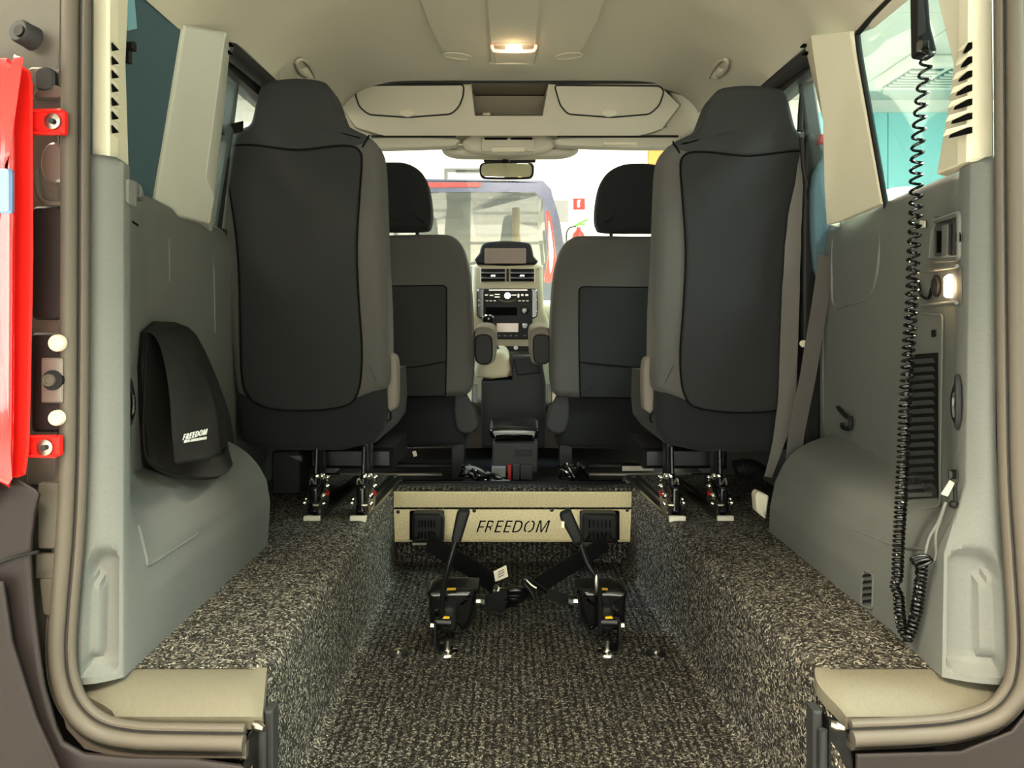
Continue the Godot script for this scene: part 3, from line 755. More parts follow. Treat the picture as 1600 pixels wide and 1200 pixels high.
	part(rounded(rect(47, 520, 99, 675, 1.066), 0.008), Vector3(0, 0, -0.012), 0.003, "plate", "bumper", t)
	part(rounded(rect(63, 559, 97, 630, 1.058), 0.003), Vector3(0, 0, -0.012), 0.002, "bracket", "body_paint", t)
	for q in [[90, 536, 13], [78, 594, 10], [89, 653, 12]]:
		b = B.new(); var rr: float = q[2] / 1140.0
		b.lathe(P(q[0], q[1], 1.058), Vector3(0, 0, 1), [[0.0, -0.003], [rr * 1.05, -0.003], [rr * 1.05, 0.002], [rr * 0.9, 0.005], [rr * 0.6, 0.005], [rr * 0.55, 0.003], [0.0, 0.003]], 20); put(b, "buffer", "cream" if q[1] != 594 else "rubber", t)
	b = B.new(); b.lathe(P(84, 594, 1.06), Vector3(0, 0, 1), [[0.0, -0.005], [0.014, -0.005], [0.014, 0.004], [0.0, 0.004]], 18); put(b, "buffer_socket", "black_trim", t)

# ---- floors and headliner -----------------------------------------------------------------------------------------------
func floors():
	var o := setting("floor", "speckled grey carpet of the van floor")
	for s in [-1, 1]:
		var rows := []
		for i in 25:
			var d := 1.148 + (2.62 - 1.148) * i / 24
			if i == 24: d = 2.62
			var e := lut(d, [[1.15, -0.366], [2.4, -0.372]]) if s < 0 else lut(d, [[1.15, 0.456], [1.4, 0.436], [2.4, 0.374]])
			var row := []
			for x in [0.84, 0.7, 0.6, 0.5]:
				if x > absf(e) + 0.04: row.append(Vector3(x * s, 0, -d))
			for k in 7:
				var a := PI / 2 * k / 6; var r := 0.028
				row.append(Vector3(e + s * (r - r * sin(a)), -r + r * cos(a), -d))
			row.append(Vector3(e - s * 0.004, -0.13, -d))
			for k in 5:
				var a := PI / 2 * k / 4; var r := 0.02
				row.append(Vector3(e - s * (0.006 + r - r * cos(a)), -0.25 + r - r * sin(a), -d))
			var m := 16 if (s > 0 and absf(e) < 0.46) else row.size()
			rows.append(row)
		var nmin := 99
		for r in rows: nmin = mini(nmin, r.size())
		for i in rows.size():
			while rows[i].size() > nmin: rows[i].remove_at(1)
		var b := B.new(); b.grid(rows); put(b, "raised_carpet", "carpet", o)
	# side carpet of the ramp well behind the sill steps
	for s in [-1, 1]:
		var b := B.new(); var e := -0.366 if s < 0 else 0.456
		b.slab([Vector3(e, -0.012, -1.16), Vector3(e, -0.25, -1.16), Vector3(e, -0.40, -0.9), Vector3(e + 0.003 * s, -0.10, -1.10), Vector3(e + 0.003 * s, -0.055, -1.115)], Vector3(0.02 * s, 0, 0), 0.0); put(b, "ramp_side_carpet", "carpet", o)
	var b := B.new(); var rows := []
	for i in 30:
		var d := 0.9 + (2.47 - 0.9) * i / 29; var row := []
		for j in 13: row.append(Vector3(lerpf(-0.372, lut(d, [[1.15, 0.458], [1.4, 0.438], [2.4, 0.376]]), j / 12.0), -0.25 - 0.16 * ss(1.2, 0.85, d), -d))
		rows.append(row)
	b.sheet(rows, Vector3(0, -0.03, 0)); put(b, "ramp_carpet", "carpet_rib", o)
	b = B.new(); b.slab([Vector3(-0.372, -0.26, -2.46), Vector3(0.376, -0.26, -2.46), Vector3(0.376, -0.004, -2.425), Vector3(-0.372, -0.004, -2.425)], Vector3(0, 0, -0.05)); put(b, "well_front_carpet", "carpet_rib", o)
	b = B.new(); b.box(Vector3(0.03, -0.024, -2.465), Vector3(1.6, 0.04, 0.07), 0.006); put(b, "front_edge_mat", "black_trim", o)
	b = B.new(); b.box(Vector3(0.03, -0.16, -3.3), Vector3(1.6, 0.05, 1.4), 0.0); put(b, "cab_mat", "black_trim", o)
	# seat tracks let into the raised floor
	var n := 0
	for a in [[-0.402, -0.385, "aluminium floor track nearest the ramp well under the left rear seat"], [-0.523, -0.50, "aluminium floor track nearest the wheel arch under the left rear seat"], [0.432, 0.40, "aluminium floor track nearest the ramp well under the right rear seat"], [0.558, 0.53, "aluminium floor track nearest the wheel arch under the right rear seat"]]:
		var p := Vector3(a[0], 0.0, -2.01); var q := Vector3(a[1], 0.0, -2.55)
		var t := thing("floor_track", a[2], "rail", p, "seat tracks in the van floor")
		var dir := (q - p).normalized(); var side := dir.cross(Vector3.UP)
		for k in [-1, 1]:
			b = B.new(); b.box((p + q) / 2 + side * 0.015 * k + Vector3(0, 0.005, 0), Vector3(0.014, 0.010, p.distance_to(q)), 0.002, Basis(side, Vector3.UP, -dir)); put(b, "track_flange", "track", t)
		b = B.new(); b.box((p + q) / 2 + Vector3(0, 0.001, 0), Vector3(0.02, 0.003, p.distance_to(q)), 0.0, Basis(side, Vector3.UP, -dir)); put(b, "track_slot", "black_trim", t)
		b = B.new(); b.slab(rounded([p + Vector3(-0.022, -0.002, 0.006), p + Vector3(-0.012, -0.010, 0.006), p + Vector3(0.012, -0.010, 0.006), p + Vector3(0.022, -0.002, 0.006), p + Vector3(0.022, 0.012, 0.006), p + Vector3(-0.022, 0.012, 0.006)], 0.003), Vector3(0, 0, -0.012), 0.002); put(b, "end_cap", "pale_metal", t)

func liner(x: float, d: float) -> float:
	var cx := 0.027; var half := 0.675
	var he := lut(d, [[1.5, 1.088], [1.82, 1.178], [2.3, 1.19], [2.9, 1.31]])
	var hc := lut(d, [[1.1, 1.40], [2.2, 1.415], [2.95, 1.415]])
	var t := clampf(absf(x - cx) / half, 0, 1)
	return he + (hc - he) * pow(1.0 - pow(t, lut(d, [[2.0, 2.8], [2.9, 8.0]])), 0.75)
func headliner():
	var o := setting("ceiling", "beige cloth headliner of the van")
	var rows := []
	for i in 41:
		var d := 1.08 + (2.9 - 1.08) * i / 40; var row := []
		for j in 61:
			var x := 0.027 + 0.675 * sin((j / 30.0 - 1.0) * PI / 2)
			row.append(Vector3(x, liner(x, d), -d))
		rows.append(row)
	var b := B.new(); b.sheet(rows, Vector3(0, 0.015, 0)); put(b, "headliner_skin", "headliner", o)
	# dark opening edge of the side door rails
	for s in [-1, 1]:
		b = B.new(); var x0: float = 0.027 + s * 0.70
		b.tube([Vector3(x0, 1.165, -1.80), Vector3(x0, 1.178, -2.1), Vector3(x0, 1.19, -2.6)], 0.022, 10); put(b, "door_rail_seal", "dark_trim", o)
	# raised middle panel with the lamp strip
	var plan := [[-0.262, 1.25], [-0.256, 2.12], [-0.24, 2.40], [-0.225, 2.50], [-0.19, 2.60], [-0.12, 2.665], [0.0, 2.69], [0.12, 2.665], [0.19, 2.60], [0.225, 2.50], [0.24, 2.40], [0.256, 2.12], [0.262, 1.25]]
	var l := []
	for q in plan: l.append(Vector3(q[0], 1.398 - 0.002 * 0, -q[1]))
	b = B.new(); b.slab(smooth(l, 3), Vector3(0, 0.03, 0), 0.008); put(b, "roof_panel", "headliner", o)
	l = []
	for q in [[-0.078, 1.25], [-0.074, 2.62], [0.074, 2.62], [0.078, 1.25]]: l.append(Vector3(q[0] + 0.004, 1.390, -q[1]))
	b = B.new(); b.slab(rounded(l, 0.03), Vector3(0, 0.02, 0), 0.006); put(b, "lamp_strip", "headliner", o)
	for s in [-1, 1]:
		var c := Vector3(s * 0.183 + 0.003, 1.394, -2.525)
		b = B.new(); b.slab(oval(c, Vector3(0.042, 0, 0.012 * s), Vector3(0, 0, 0.026)), Vector3(0, 0.01, 0), 0.004); var pl := put(b, "panel_plug", "headliner", o)
		b = B.new(); b.tube(oval(c + Vector3(0, 0.001, 0), Vector3(0.044, 0, 0.012 * s), Vector3(0, 0, 0.028)), 0.003, 6, true); put(b, "plug_rim", "headliner", pl)
	# interior lamp
	var t := thing("roof_lamp", "lit interior lamp on the roof panel between the rear seats", "lamp", Vector3(0.006, 1.389, -2.40))
	var c := Vector3(0.006, 1.384, -2.43)
	b = B.new(); b.slab(rounded([c + Vector3(-0.066, 0.004, 0.04), c + Vector3(0.066, 0.004, 0.04), c + Vector3(0.062, 0.004, -0.19), c + Vector3(-0.062, 0.004, -0.19)], 0.02), Vector3(0, 0.012, 0), 0.003); put(b, "lamp_body", "headliner", t)
	b = B.new(); b.tube(path([c + Vector3(-0.068, -0.002, 0.035), c + Vector3(-0.066, -0.008, 0.022), c + Vector3(-0.05, -0.012, 0.015), c + Vector3(0.05, -0.012, 0.015), c + Vector3(0.066, -0.008, 0.022), c + Vector3(0.068, -0.002, 0.035)], 4), 0.005, 8); put(b, "lamp_rim", "lamp_warm", t)
	b = B.new(); b.ball(c + Vector3(0, -0.006, 0.02), Vector3(0.027, 0.012, 0.012), 10); put(b, "bulb", "lamp_white", t)
	var ol := OmniLight3D.new(); ol.name = "roof_lamp_light"; t.add_child(ol); ol.position = c + Vector3(0, -0.03, 0.02) - t.position; ol.light_color = Color(1, 0.86, 0.66); ol.light_energy = 0.006; ol.light_size = 0.015; ol.shadow_enabled = true; ol.omni_range = 8; ol.omni_attenuation = 2
	b = B.new(); b.tube(oval(P(800, 82, 2.53), Vector3(0.046, 0, 0), Vector3(0, -0.012, 0.022)), 0.005, 8, true); put(b, "sensor_rim", "headliner", t)
	b = B.new(); b.ball(P(800, 83, 2.53), Vector3(0.032, 0.010, 0.02), 10); put(b, "sensor_dome", "cream", t)
	b = B.new(); b.tube(oval(P(799, 97, 2.60), Vector3(0.072, 0, 0), Vector3(0, -0.012, 0.026)), 0.006, 8, true); put(b, "switch_rim", "headliner", t)
	for x in [785, 813]:
		b = B.new(); b.ball(P(x, 98, 2.585), Vector3(0.016, 0.006, 0.012), 8); put(b, "switch", "black_trim", t)
	# hooks for coats beside the seats
	for s in [-1, 1]:
		var cx := 473.0 if s < 0 else 1128.0
		var g := thing("coat_handle", "folded beige grab handle above the %s rear seat headrest" % ("left" if s < 0 else "right"), "handle", P(cx, 105, 2.2), "roof grab handles")
		var dd := 2.25
		for k in 8:
			dd = 2.25 - 0.0   # stays on the roof curve
		var pt := []
		for q in [[-18.0, 118.0], [-12.0, 104.0], [-2.0, 92.0], [8.0, 90.0], [11.0, 98.0], [5.0, 110.0], [-6.0, 116.0]]: pt.append(roof_at(cx - q[0] * s * -1.0, q[1]) + Vector3(-0.004 * s, -0.006, 0))
		b = B.new(); b.tube(path(pt, 4), 0.0055, 8); put(b, "hook", "headliner", g)
		b = B.new(); b.slab(rounded([pt[0], pt[0].lerp(pt[6], 1.0) + Vector3(0, -0.01, 0), pt[5], pt[1].lerp(pt[5], 0.4)], 0.004), Vector3(0, 0.012, 0), 0.002); put(b, "hook_foot", "cream", g)
	# overhead storage shelf
	var sh := thing("overhead_shelf", "beige overhead storage shelf with two lidded bins and open middle bin", "shelf", P(800, 205, 2.9))
	b = B.new(); var bk := Vector3(0, 0.06, -0.20)
	var dA := 2.86; var dB := 2.95
	var f := func(px: float, py: float) -> Vector3: return P(px, py, lerpf(dA, dB, (py - 130.0) / 82.0))
	b.slab([f.call(533, 165), f.call(556, 199), f.call(600, 212), f.call(738, 212), f.call(742, 181), f.call(736, 132), f.call(570, 131)], bk)
	b.slab([f.call(738, 212), f.call(852, 212), f.call(848, 181), f.call(742, 181)], bk)
	b.slab([f.call(852, 212), f.call(1000, 212), f.call(1034, 201), f.call(1062, 165), f.call(1028, 131), f.call(857, 132), f.call(848, 181)], bk)
	put(b, "shelf_front", "headliner", sh)
	b = B.new(); b.slab([f.call(738, 190), f.call(852, 190), f.call(860, 125), f.call(732, 125)].map(func(q): return q + Vector3(0, 0, -0.2)), Vector3(0, 0, -0.01)); put(b, "bin_back", "bin_shade", sh)
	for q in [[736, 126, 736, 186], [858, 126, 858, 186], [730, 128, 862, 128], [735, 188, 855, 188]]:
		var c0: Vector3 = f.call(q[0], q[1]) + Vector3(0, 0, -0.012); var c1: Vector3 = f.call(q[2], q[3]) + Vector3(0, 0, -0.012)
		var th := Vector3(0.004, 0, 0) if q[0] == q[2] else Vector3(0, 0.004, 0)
		b = B.new(); b.slab([c0 - th, c1 - th, c1 - th + Vector3(0, 0.02, -0.21), c0 - th + Vector3(0, 0.02, -0.21)], th * 2.0); put(b, "bin_side", "bin_shade", sh)
	b = B.new(); b.box(P(760, 181, 2.98), Vector3(0.03, 0.02, 0.02), 0.002); put(b, "bin_clip", "cream", sh)
	for q in [[[565, 134], [725, 133], [724, 150], [717, 168], [705, 179], [637, 184], [577, 180], [562, 168], [555, 147]], [[866, 134], [1030, 135], [1037, 143], [1030, 165], [1015, 179], [955, 184], [887, 179], [875, 165]]]:
		l = []
		for w in q: l.append(f.call(w[0], w[1]) + Vector3(0, 0, 0.006))
		b = B.new(); b.slab(rounded(l, 0.015), Vector3(0, 0, -0.012), 0.003); var lid := put(b, "bin_lid", "headliner", sh)
		b = B.new(); b.tube(rounded(l, 0.015), 0.0032, 6, true); put(b, "lid_gap", "dark_trim", lid)
		var cx: float = q[5][0] if q[0][0] < 700 else 951.0
		b = B.new(); b.ball(f.call(cx, 176) + Vector3(0, 0, 0.006), Vector3(0.032, 0.018, 0.008), 10); put(b, "thumb_grip", "cream", lid)
	b = B.new(); b.tube([f.call(562, 130) + Vector3(0, 0, 0.012), f.call(1034, 130) + Vector3(0, 0, 0.012)], 0.005, 8); put(b, "top_joint", "dark_trim", sh)
	for q in [[[533, 163], [557, 199], [592, 214], [545, 218], [480, 195], [480, 110], [566, 122]], [[1062, 163], [1034, 201], [1004, 214], [1060, 218], [1120, 190], [1120, 110], [1030, 122]]]:
		var ct := setting("trim_7" if q[0][0] < 800 else "trim_8", "beige corner trim between roof shelf and windscreen pillar")
		part(PL(q, 3.0), Vector3(0, 0, -0.10), 0.006, "corner_trim", "headliner", ct)
	# header above the windscreen with map lamp
	var hd := setting("trim_6", "beige header above the windscreen")
	b = B.new(); b.slab(rounded([P(560, 192, 3.0), P(600, 206, 3.0), P(1000, 206, 3.0), P(1050, 192, 3.0), P(1050, 196, 3.25) + Vector3(0, 0.03, 0), P(560, 196, 3.25) + Vector3(0, 0.03, 0)], 0.02), Vector3(0, -0.015, 0), 0.004); put(b, "header_skin", "headliner", hd)
	part(PL([[480, 225], [1120, 225], [1120, 120], [480, 120]], 3.2), Vector3(0, 0, -0.02), 0, "header_back", "headliner", hd)
	b = B.new(); b.puff(smooth(PL([[690, 229], [702, 240], [745, 243], [850, 243], [890, 240], [905, 229], [867, 225], [722, 225]], 3.10), 3), Vector3(0, 0, -0.10), 0.02, 4); put(b, "mirror_cover", "headliner", hd)
	var ml := thing("map_lamp", "beige map lamp housing above the rear view mirror", "lamp", P(795, 240, 3.05))
	b = B.new(); b.puff(smooth(PL([[722, 222], [735, 236], [795, 241], [853, 236], [867, 222], [850, 206], [795, 197], [740, 206]], 3.05), 3), Vector3(0, 0, -0.06), 0.02, 4); put(b, "housing", "headliner", ml)
	part(rounded(rect(752, 215, 836, 236, 3.04), 0.008), Vector3(0, 0, -0.02), 0.003, "lens_frame", "headliner", ml)
	for q in [[757, 793], [798, 832]]: part(rect(q[0], 215, q[1], 218, 3.036), Vector3(0, 0, -0.01), 0, "slot", "hole_shade", ml)
	part(rounded(rect(768, 229, 820, 237, 3.035), 0.004), Vector3(0, 0, -0.02), 0.003, "button_bar", "cream", ml)
	# sun visors
	for s in [-1, 1]:
		var v := thing("sun_visor", "beige sun visor folded up above the %s front seat" % ("left" if s < 0 else "right"), "sun visor", P(640 if s < 0 else 960, 232, 3.1), "sun visors")
		b = B.new()
		if s < 0: b.puff(smooth(PL([[580, 230], [600, 231], [700, 228], [714, 222], [712, 215], [640, 213], [580, 215]], 3.0), 2), Vector3(0, -0.005, -0.05), 0.01, 4)
		else: b.puff(smooth(PL([[1062, 228], [1000, 230], [880, 227], [868, 222], [872, 215], [960, 213], [1062, 215]], 3.0), 2), Vector3(0, -0.005, -0.05), 0.01, 4)
		put(b, "visor_pad", "headliner", v)
		b = B.new(); b.tube([P(580 if s < 0 else 1060, 213.0, 2.995), P(712 if s < 0 else 870, 213.0, 2.995)], 0.0045, 8); put(b, "visor_gap_shade", "black_trim", v)  # black tube added for the shaded gap between shelf and visor
		if s > 0: part(rounded(rect(943, 222, 996, 226, 2.992), 0.002), Vector3(0, 0, -0.01), 0.001, "label_strip", "paper", v)
	# rear view mirror
	var m := thing("rear_view_mirror", "rear view mirror hanging at the top of the windscreen", "mirror", P(790, 240, 3.2))
	b = B.new(); b.tube(path([P(793, 240, 3.24), P(792, 248, 3.2), P(787, 256, 3.17), P(786, 262, 3.16)], 4), 0.016, 10); put(b, "stem", "black_trim", m)
	b = B.new(); b.slab(rounded(PL([[755, 253], [838, 253], [834, 241], [757, 241]], 3.26), 0.01), Vector3(0, 0, -0.02), 0.003); put(b, "foot", "dark_trim", m)
	b = B.new(); b.puff(smooth(PL([[749, 266], [752, 276], [765, 279], [820, 279], [832, 276], [834.5, 266], [833, 256], [820, 253], [765, 253], [751, 256]], 3.14), 3), Vector3(0, 0, -0.03), 0.008, 3); put(b, "casing", "black_trim", m)
	b = B.new(); b.slab(smooth([P(752, 266, 3.137), P(754, 274, 3.137), P(766, 276.5, 3.137), P(819, 276.5, 3.134), P(829, 274, 3.134), P(831, 266, 3.134), P(829, 258, 3.134), P(819, 255.5, 3.134), P(766, 255.5, 3.137), P(754, 258, 3.137)], 3), Vector3(0, 0, -0.004)); put(b, "glass", "mirror", m)
func roof_at(px: float, py: float) -> Vector3:
	var lo := 1.2; var hi := 2.9
	for k in 40:
		var d := (lo + hi) / 2; var p := P(px, py, d)
		if p.y < liner(p.x, d): lo = d
		else: hi = d
	return P(px, py, lo)

# ---- seats ------------------------------------------------------------------------------------------------------------------
func rear_seats():
	var rim := [[410, 128], [430, 122.5], [463, 120], [498, 123.5], [512, 132], [521, 152], [530, 177], [540, 193], [560, 204], [580, 215], [590, 229], [595, 252], [598, 320], [601, 400], [605, 480], [606, 555], [606, 592], [600, 608], [578, 618], [540, 632], [500, 640], [440, 640], [404, 633], [372, 618], [364, 600], [354, 500], [342, 400], [337, 330], [336, 265], [338, 228], [346, 210], [364, 202], [386, 194], [393, 180], [401, 145]]
	var ins := [[352, 234], [367, 226.5], [403, 227], [463, 234], [520, 228], [547, 228], [560, 234], [565, 250], [562, 300], [557, 383], [560, 467], [565, 540], [564, 585], [559, 612], [545, 632], [500, 641], [440, 641], [404, 633], [384, 615], [377, 585], [375, 525], [373, 433], [368, 367], [358, 300], [350, 262]]
	var skirt := [[369, 590], [600, 585], [602, 640], [599, 672], [584, 694], [530, 706], [440, 706], [395, 702], [372, 690]]
	for right in [false, true]:
		var f := func(q: Array) -> Array: return [1170.0 + (463.0 - q[0]) * 1.045, 131.0 + (q[1] - 120.0) * 0.985] if right else q
		var t := thing("passenger_seat", "high-backed charcoal rear seat with a seat belt hanging on its outer side" if right else "high-backed charcoal rear seat beside the wall pouch", "seat", Vector3(0.495 if right else -0.46, 0.01, -2.15), "rear passenger seats")
		var d := 2.05
		var loop := smooth(PL(rim.map(f), d), 2)
		var b := B.new(); b.puff(loop, Vector3(0, 0, -0.13), 0.032, 6); put(b, "backrest", "seat_rim", t)
		loop = smooth(PL(ins.map(f), d - 0.006), 3)
		b = B.new(); b.puff(loop, Vector3(0, 0, -0.02), 0.01, 3, 0.006); var pn := put(b, "back_panel", "seat_cloth", t)
		b = B.new(); b.tube(loop.map(func(p): return p + Vector3(0, 0, -0.003)), 0.0028, 6, true); put(b, "seam", "seam", pn)
		b = B.new(); b.puff(smooth(PL([[346, 211], [364, 203], [386, 194], [393, 180], [401, 145], [410, 128], [430, 122.5], [463, 120], [498, 123.5], [512, 132], [521, 152], [530, 177], [540, 193], [560, 204], [575, 212], [567, 227], [545, 232], [520, 232], [463, 238], [403, 231], [367, 231], [352, 236]].map(f), d - 0.004), 2), Vector3(0, 0, -0.137), 0.018, 5); put(b, "headrest", "head_cloth", t)
		# vertical seam lines at the headrest sides
		b = B.new()
		for q in [[[577, 211], [572, 220], [566, 230]]]: b.tube(path(PL(q.map(f), d - 0.002), 4), 0.0025, 6)
		put(b, "headrest_seam", "seam", t)
		b = B.new(); b.puff(PL(skirt.map(f), d + 0.012), Vector3(0, 0, -0.46), 0.03, 6); put(b, "seat_cushion", "seat_black", t)
		# armrest on the inner side
		var am := [[604, 556], [612, 553], [619, 560], [621, 585], [620, 630], [615, 640], [604, 637]]
		b = B.new(); b.puff(smooth(PL(am.map(f), 2.10), 2), Vector3(0, 0, -0.06), 0.011, 4); var ar := put(b, "armrest", "arm_cloth", t)
		b = B.new(); b.box(P(f.call([606, 648])[0], f.call([606, 648])[1], 2.13), Vector3(0.02, 0.03, 0.03), 0.004); put(b, "armrest_hinge", "steel_dark", ar)
		# legs clamped to the floor tracks
		for k in 2:
			var px: float = ([1056.0, 1131.0] if right else [562.0, 488.0])[k]
			var s := -1.0 if right else 1.0
			b = B.new(); b.box(P(px + s * 13, 752, 2.12), Vector3(0.020, 0.22, 0.05), 0.004); var leg := put(b, "leg", "steel_dark", t)
			b = B.new(); b.tube([P(px + s * 7, 698, 2.08), P(px + s * 5, 770, 2.06)], 0.0065, 10); put(b, "leg_rod", "steel_dark", leg)
			b = B.new(); b.puff(rounded(rect(px - 7, 760, px + 9, 806, 2.035), 0.012), Vector3(0, 0, -0.07), 0.01, 4); put(b, "clamp", "black_gloss", leg)
			b = B.new(); b.box(P(px + s * 14, 785, 2.09), Vector3(0.018, 0.07, 0.10), 0.003, Basis(Vector3.RIGHT, 0.5)); put(b, "clamp_plate", "steel", leg)
			for q in [[15, 744, 5], [24, 746, 4.5], [23, 760, 4.5], [17, 775, 5], [8, 744, 4], [4, 786, 4.5], [-12, 786, 3.5], [18, 787, 3.5], [-10, 780, 3]]:
				b = B.new(); var c := P(px + s * q[0], q[1], 2.05); b.lathe(c, Vector3(0.35 * s, 0.1, 0.9).normalized(), [[0.0, -0.006], [q[2] * 0.0017, -0.006], [q[2] * 0.0017, 0.003], [q[2] * 0.0011, 0.006], [0.0, 0.007]], 10); put(b, "bolt", "chrome", leg)
			b = B.new(); b.box(P(px + s * 23, 771, 2.06), Vector3(0.009, 0.010, 0.02), 0.003); put(b, "catch", "red_plastic", leg)
			b = B.new(); b.tube(path([P(px + s * 3, 756, 2.03), P(px - s * 2, 748, 2.025), P(px - s * 4, 757, 2.025)], 4), 0.003, 6); put(b, "release_loop", "steel", leg)
		b = B.new(); b.box(Vector3(0.495 if right else -0.46, 0.13, -2.34), Vector3(0.24, 0.06, 0.3), 0.01); put(b, "seat_frame", "steel_dark", t)
	# belt stalk box behind the left seat leg
	var bx := thing("floor_heater_box", "grey ribbed plastic box on the floor under the left rear seat", "box", P(445, 775, 2.3))
	part(rounded(rect(425, 705, 468, 772, 2.28), 0.008), Vector3(0, 0, -0.12), 0.004, "box_shell", "dark_trim", bx)
	part(rounded(PL([[447, 712], [470, 712], [472, 722], [462, 718]], 2.27), 0.003), Vector3(0, 0, -0.02), 0.002, "box_tab", "grey_trim", bx)
	var hs := thing("corrugated_hose", "black corrugated hose on the floor under the right rear seat", "hose", P(1168, 760, 2.2))
	var hp := []; var hr := []
	for k in 41:
		var t := k / 40.0
		hp.append(P(lerpf(1150, 1188, t), lerpf(735, 742, t) - 6 * sin(t * PI), 2.22)); hr.append(0.030 if k % 4 < 2 else 0.025)
	var hb := B.new(); hb.tube(hp, hr, 14); put(hb, "hose_skin", "black_trim", hs)

func front_seats():
	for right in [false, true]:
		var cx := 1000.0 if right else 611.0; var k := 1.0 if right else 0.912; var dy := 0.0 if right else -2.0
		var mk := func(half: Array, d: float) -> Array:
			var l := []
			for q in half: l.append(P(cx - q[0] * k, q[1] + dy, d))
			for i in range(half.size() - 1, -1, -1):
				if absf(half[i][0]) > 0.5: l.append(P(cx + half[i][0] * k, half[i][1] + dy, d))
			return l
		var t := thing("cab_seat", "grey front seat with rounded headrest on the %s of the centre console" % ("right" if right else "left"), "seat", Vector3(P(cx, 600, 2.95).x, -0.13, -3.0), "front seats")
		var b := B.new(); b.puff(smooth(mk.call([[0, 253], [25, 255], [46, 265], [59, 281], [66, 305], [69, 336], [66, 354], [55, 361], [0, 362]], 2.88), 3), Vector3(0, 0, -0.11), 0.03, 6); put(b, "headrest", "seat_black", t)
		b = B.new()
		for s in [-1, 1]: b.tube([P(cx + s * 45 * k, 355, 2.93), P(cx + s * 45 * k, 385, 2.93)], 0.007, 8)
		put(b, "headrest_posts", "black_trim", t)
		b = B.new(); b.puff(smooth(mk.call([[0, 368], [85, 367], [106, 371], [120, 383], [128, 403], [134, 430], [138, 478], [140, 540], [139, 600], [131, 618], [105, 622], [0, 623]], 2.9), 3), Vector3(0, 0, -0.16), 0.03, 6); put(b, "backrest", "seat_rim", t)
		var loop: Array = rounded(mk.call([[0, 449], [90, 448], [95, 452], [95, 540], [93, 621], [0, 622]], 2.896), 0.004)
		b = B.new(); b.puff(loop, Vector3(0, 0, -0.01), 0.006, 3); var pn := put(b, "back_panel", "seat_cloth", t)
		b = B.new(); b.tube(loop.map(func(p): return p + Vector3(0, 0, -0.003)), 0.003, 6, true)
		b.tube(path([P(cx - 92 * k, 566, 2.893), P(cx - 40 * k, 571, 2.893), P(cx, 574, 2.893), P(cx + 40 * k, 573, 2.893), P(cx + 92 * k, 565, 2.893)], 4), 0.0024, 6); put(b, "seam", "seam", pn)
		b = B.new(); b.puff(mk.call([[0, 610], [130, 612], [134, 640], [128, 700], [0, 704]], 2.94), Vector3(0, 0, -0.28), 0.03, 5); put(b, "seat_cushion", "seat_black", t)
		var s := -1.0 if right else 1.0
		var ix := cx + s * 128.0 * k   # inner side of the seat
		# recliner cover and belt stalk on the inner side
		b = B.new(); b.puff(smooth(PL([[ix - s * 18, 620], [ix + s * 3, 620], [ix + s * 18, 655], [ix + s * 19, 668], [ix + s * 8, 678], [ix - s * 10, 676], [ix - s * 17, 660]], 2.93), 2), Vector3(0, 0, -0.12), 0.01, 4); put(b, "recliner_cover", "dark_trim", t)
		b = B.new(); b.puff(smooth(PL([[ix - s * 2, 592], [ix + s * 4, 588], [ix + s * 9, 600], [ix + s * 8, 640], [ix + s * 2, 642]], 2.96), 2), Vector3(0, 0, -0.10), 0.006, 3); put(b, "recliner_hinge", "cream", t)
		b = B.new(); b.box(P(ix + s * 14, 615, 3.0), Vector3(0.02, 0.07, 0.05), 0.004); put(b, "belt_stalk", "grey_trim", t)
		# folding armrest
		b = B.new()
		var ax := 758.0 if not right else 845.0
		var aw := [[-18, 525], [-14, 514], [0, 511], [13, 515], [17, 525], [17, 555], [12, 567], [0, 571], [-12, 568], [-17, 557]]
		b.puff(smooth(PL(aw.map(func(q): return [ax + q[0], q[1]]), 2.98), 2), Vector3(0, 0.02, -0.23), 0.014, 4); var arm := put(b, "armrest", "arm_cloth", t)
		b = B.new(); b.puff(smooth(PL(aw.map(func(q): return [ax + (-2 if not right else 2) + q[0] * 0.8, 522 + (q[1] - 511) * 0.8]), 2.972), 2), Vector3(0, 0, -0.02), 0.006, 3); put(b, "armrest_end", "black_trim", arm)
		# base frame
		b = B.new(); b.box(P(cx, 727, 2.98), Vector3(0.56, 0.018, 0.03), 0.004); b.box(P(cx, 745, 3.0), Vector3(0.56, 0.03, 0.02), 0.004); put(b, "base_rail", "steel_dark", t)
		b = B.new(); b.box(P(cx, 741, 2.99), Vector3(0.40, 0.012, 0.01), 0.002); put(b, "slide_bar", "steel", t)
		b = B.new(); b.slab(rounded(PL([[ix - s * 22, 700], [ix - s * 10, 692], [ix - s * 2, 694], [ix - s * 2, 750], [ix - s * 22, 750]], 2.95), 0.006), Vector3(0, 0, -0.06), 0.003); put(b, "base_bracket", "dark_trim", t)

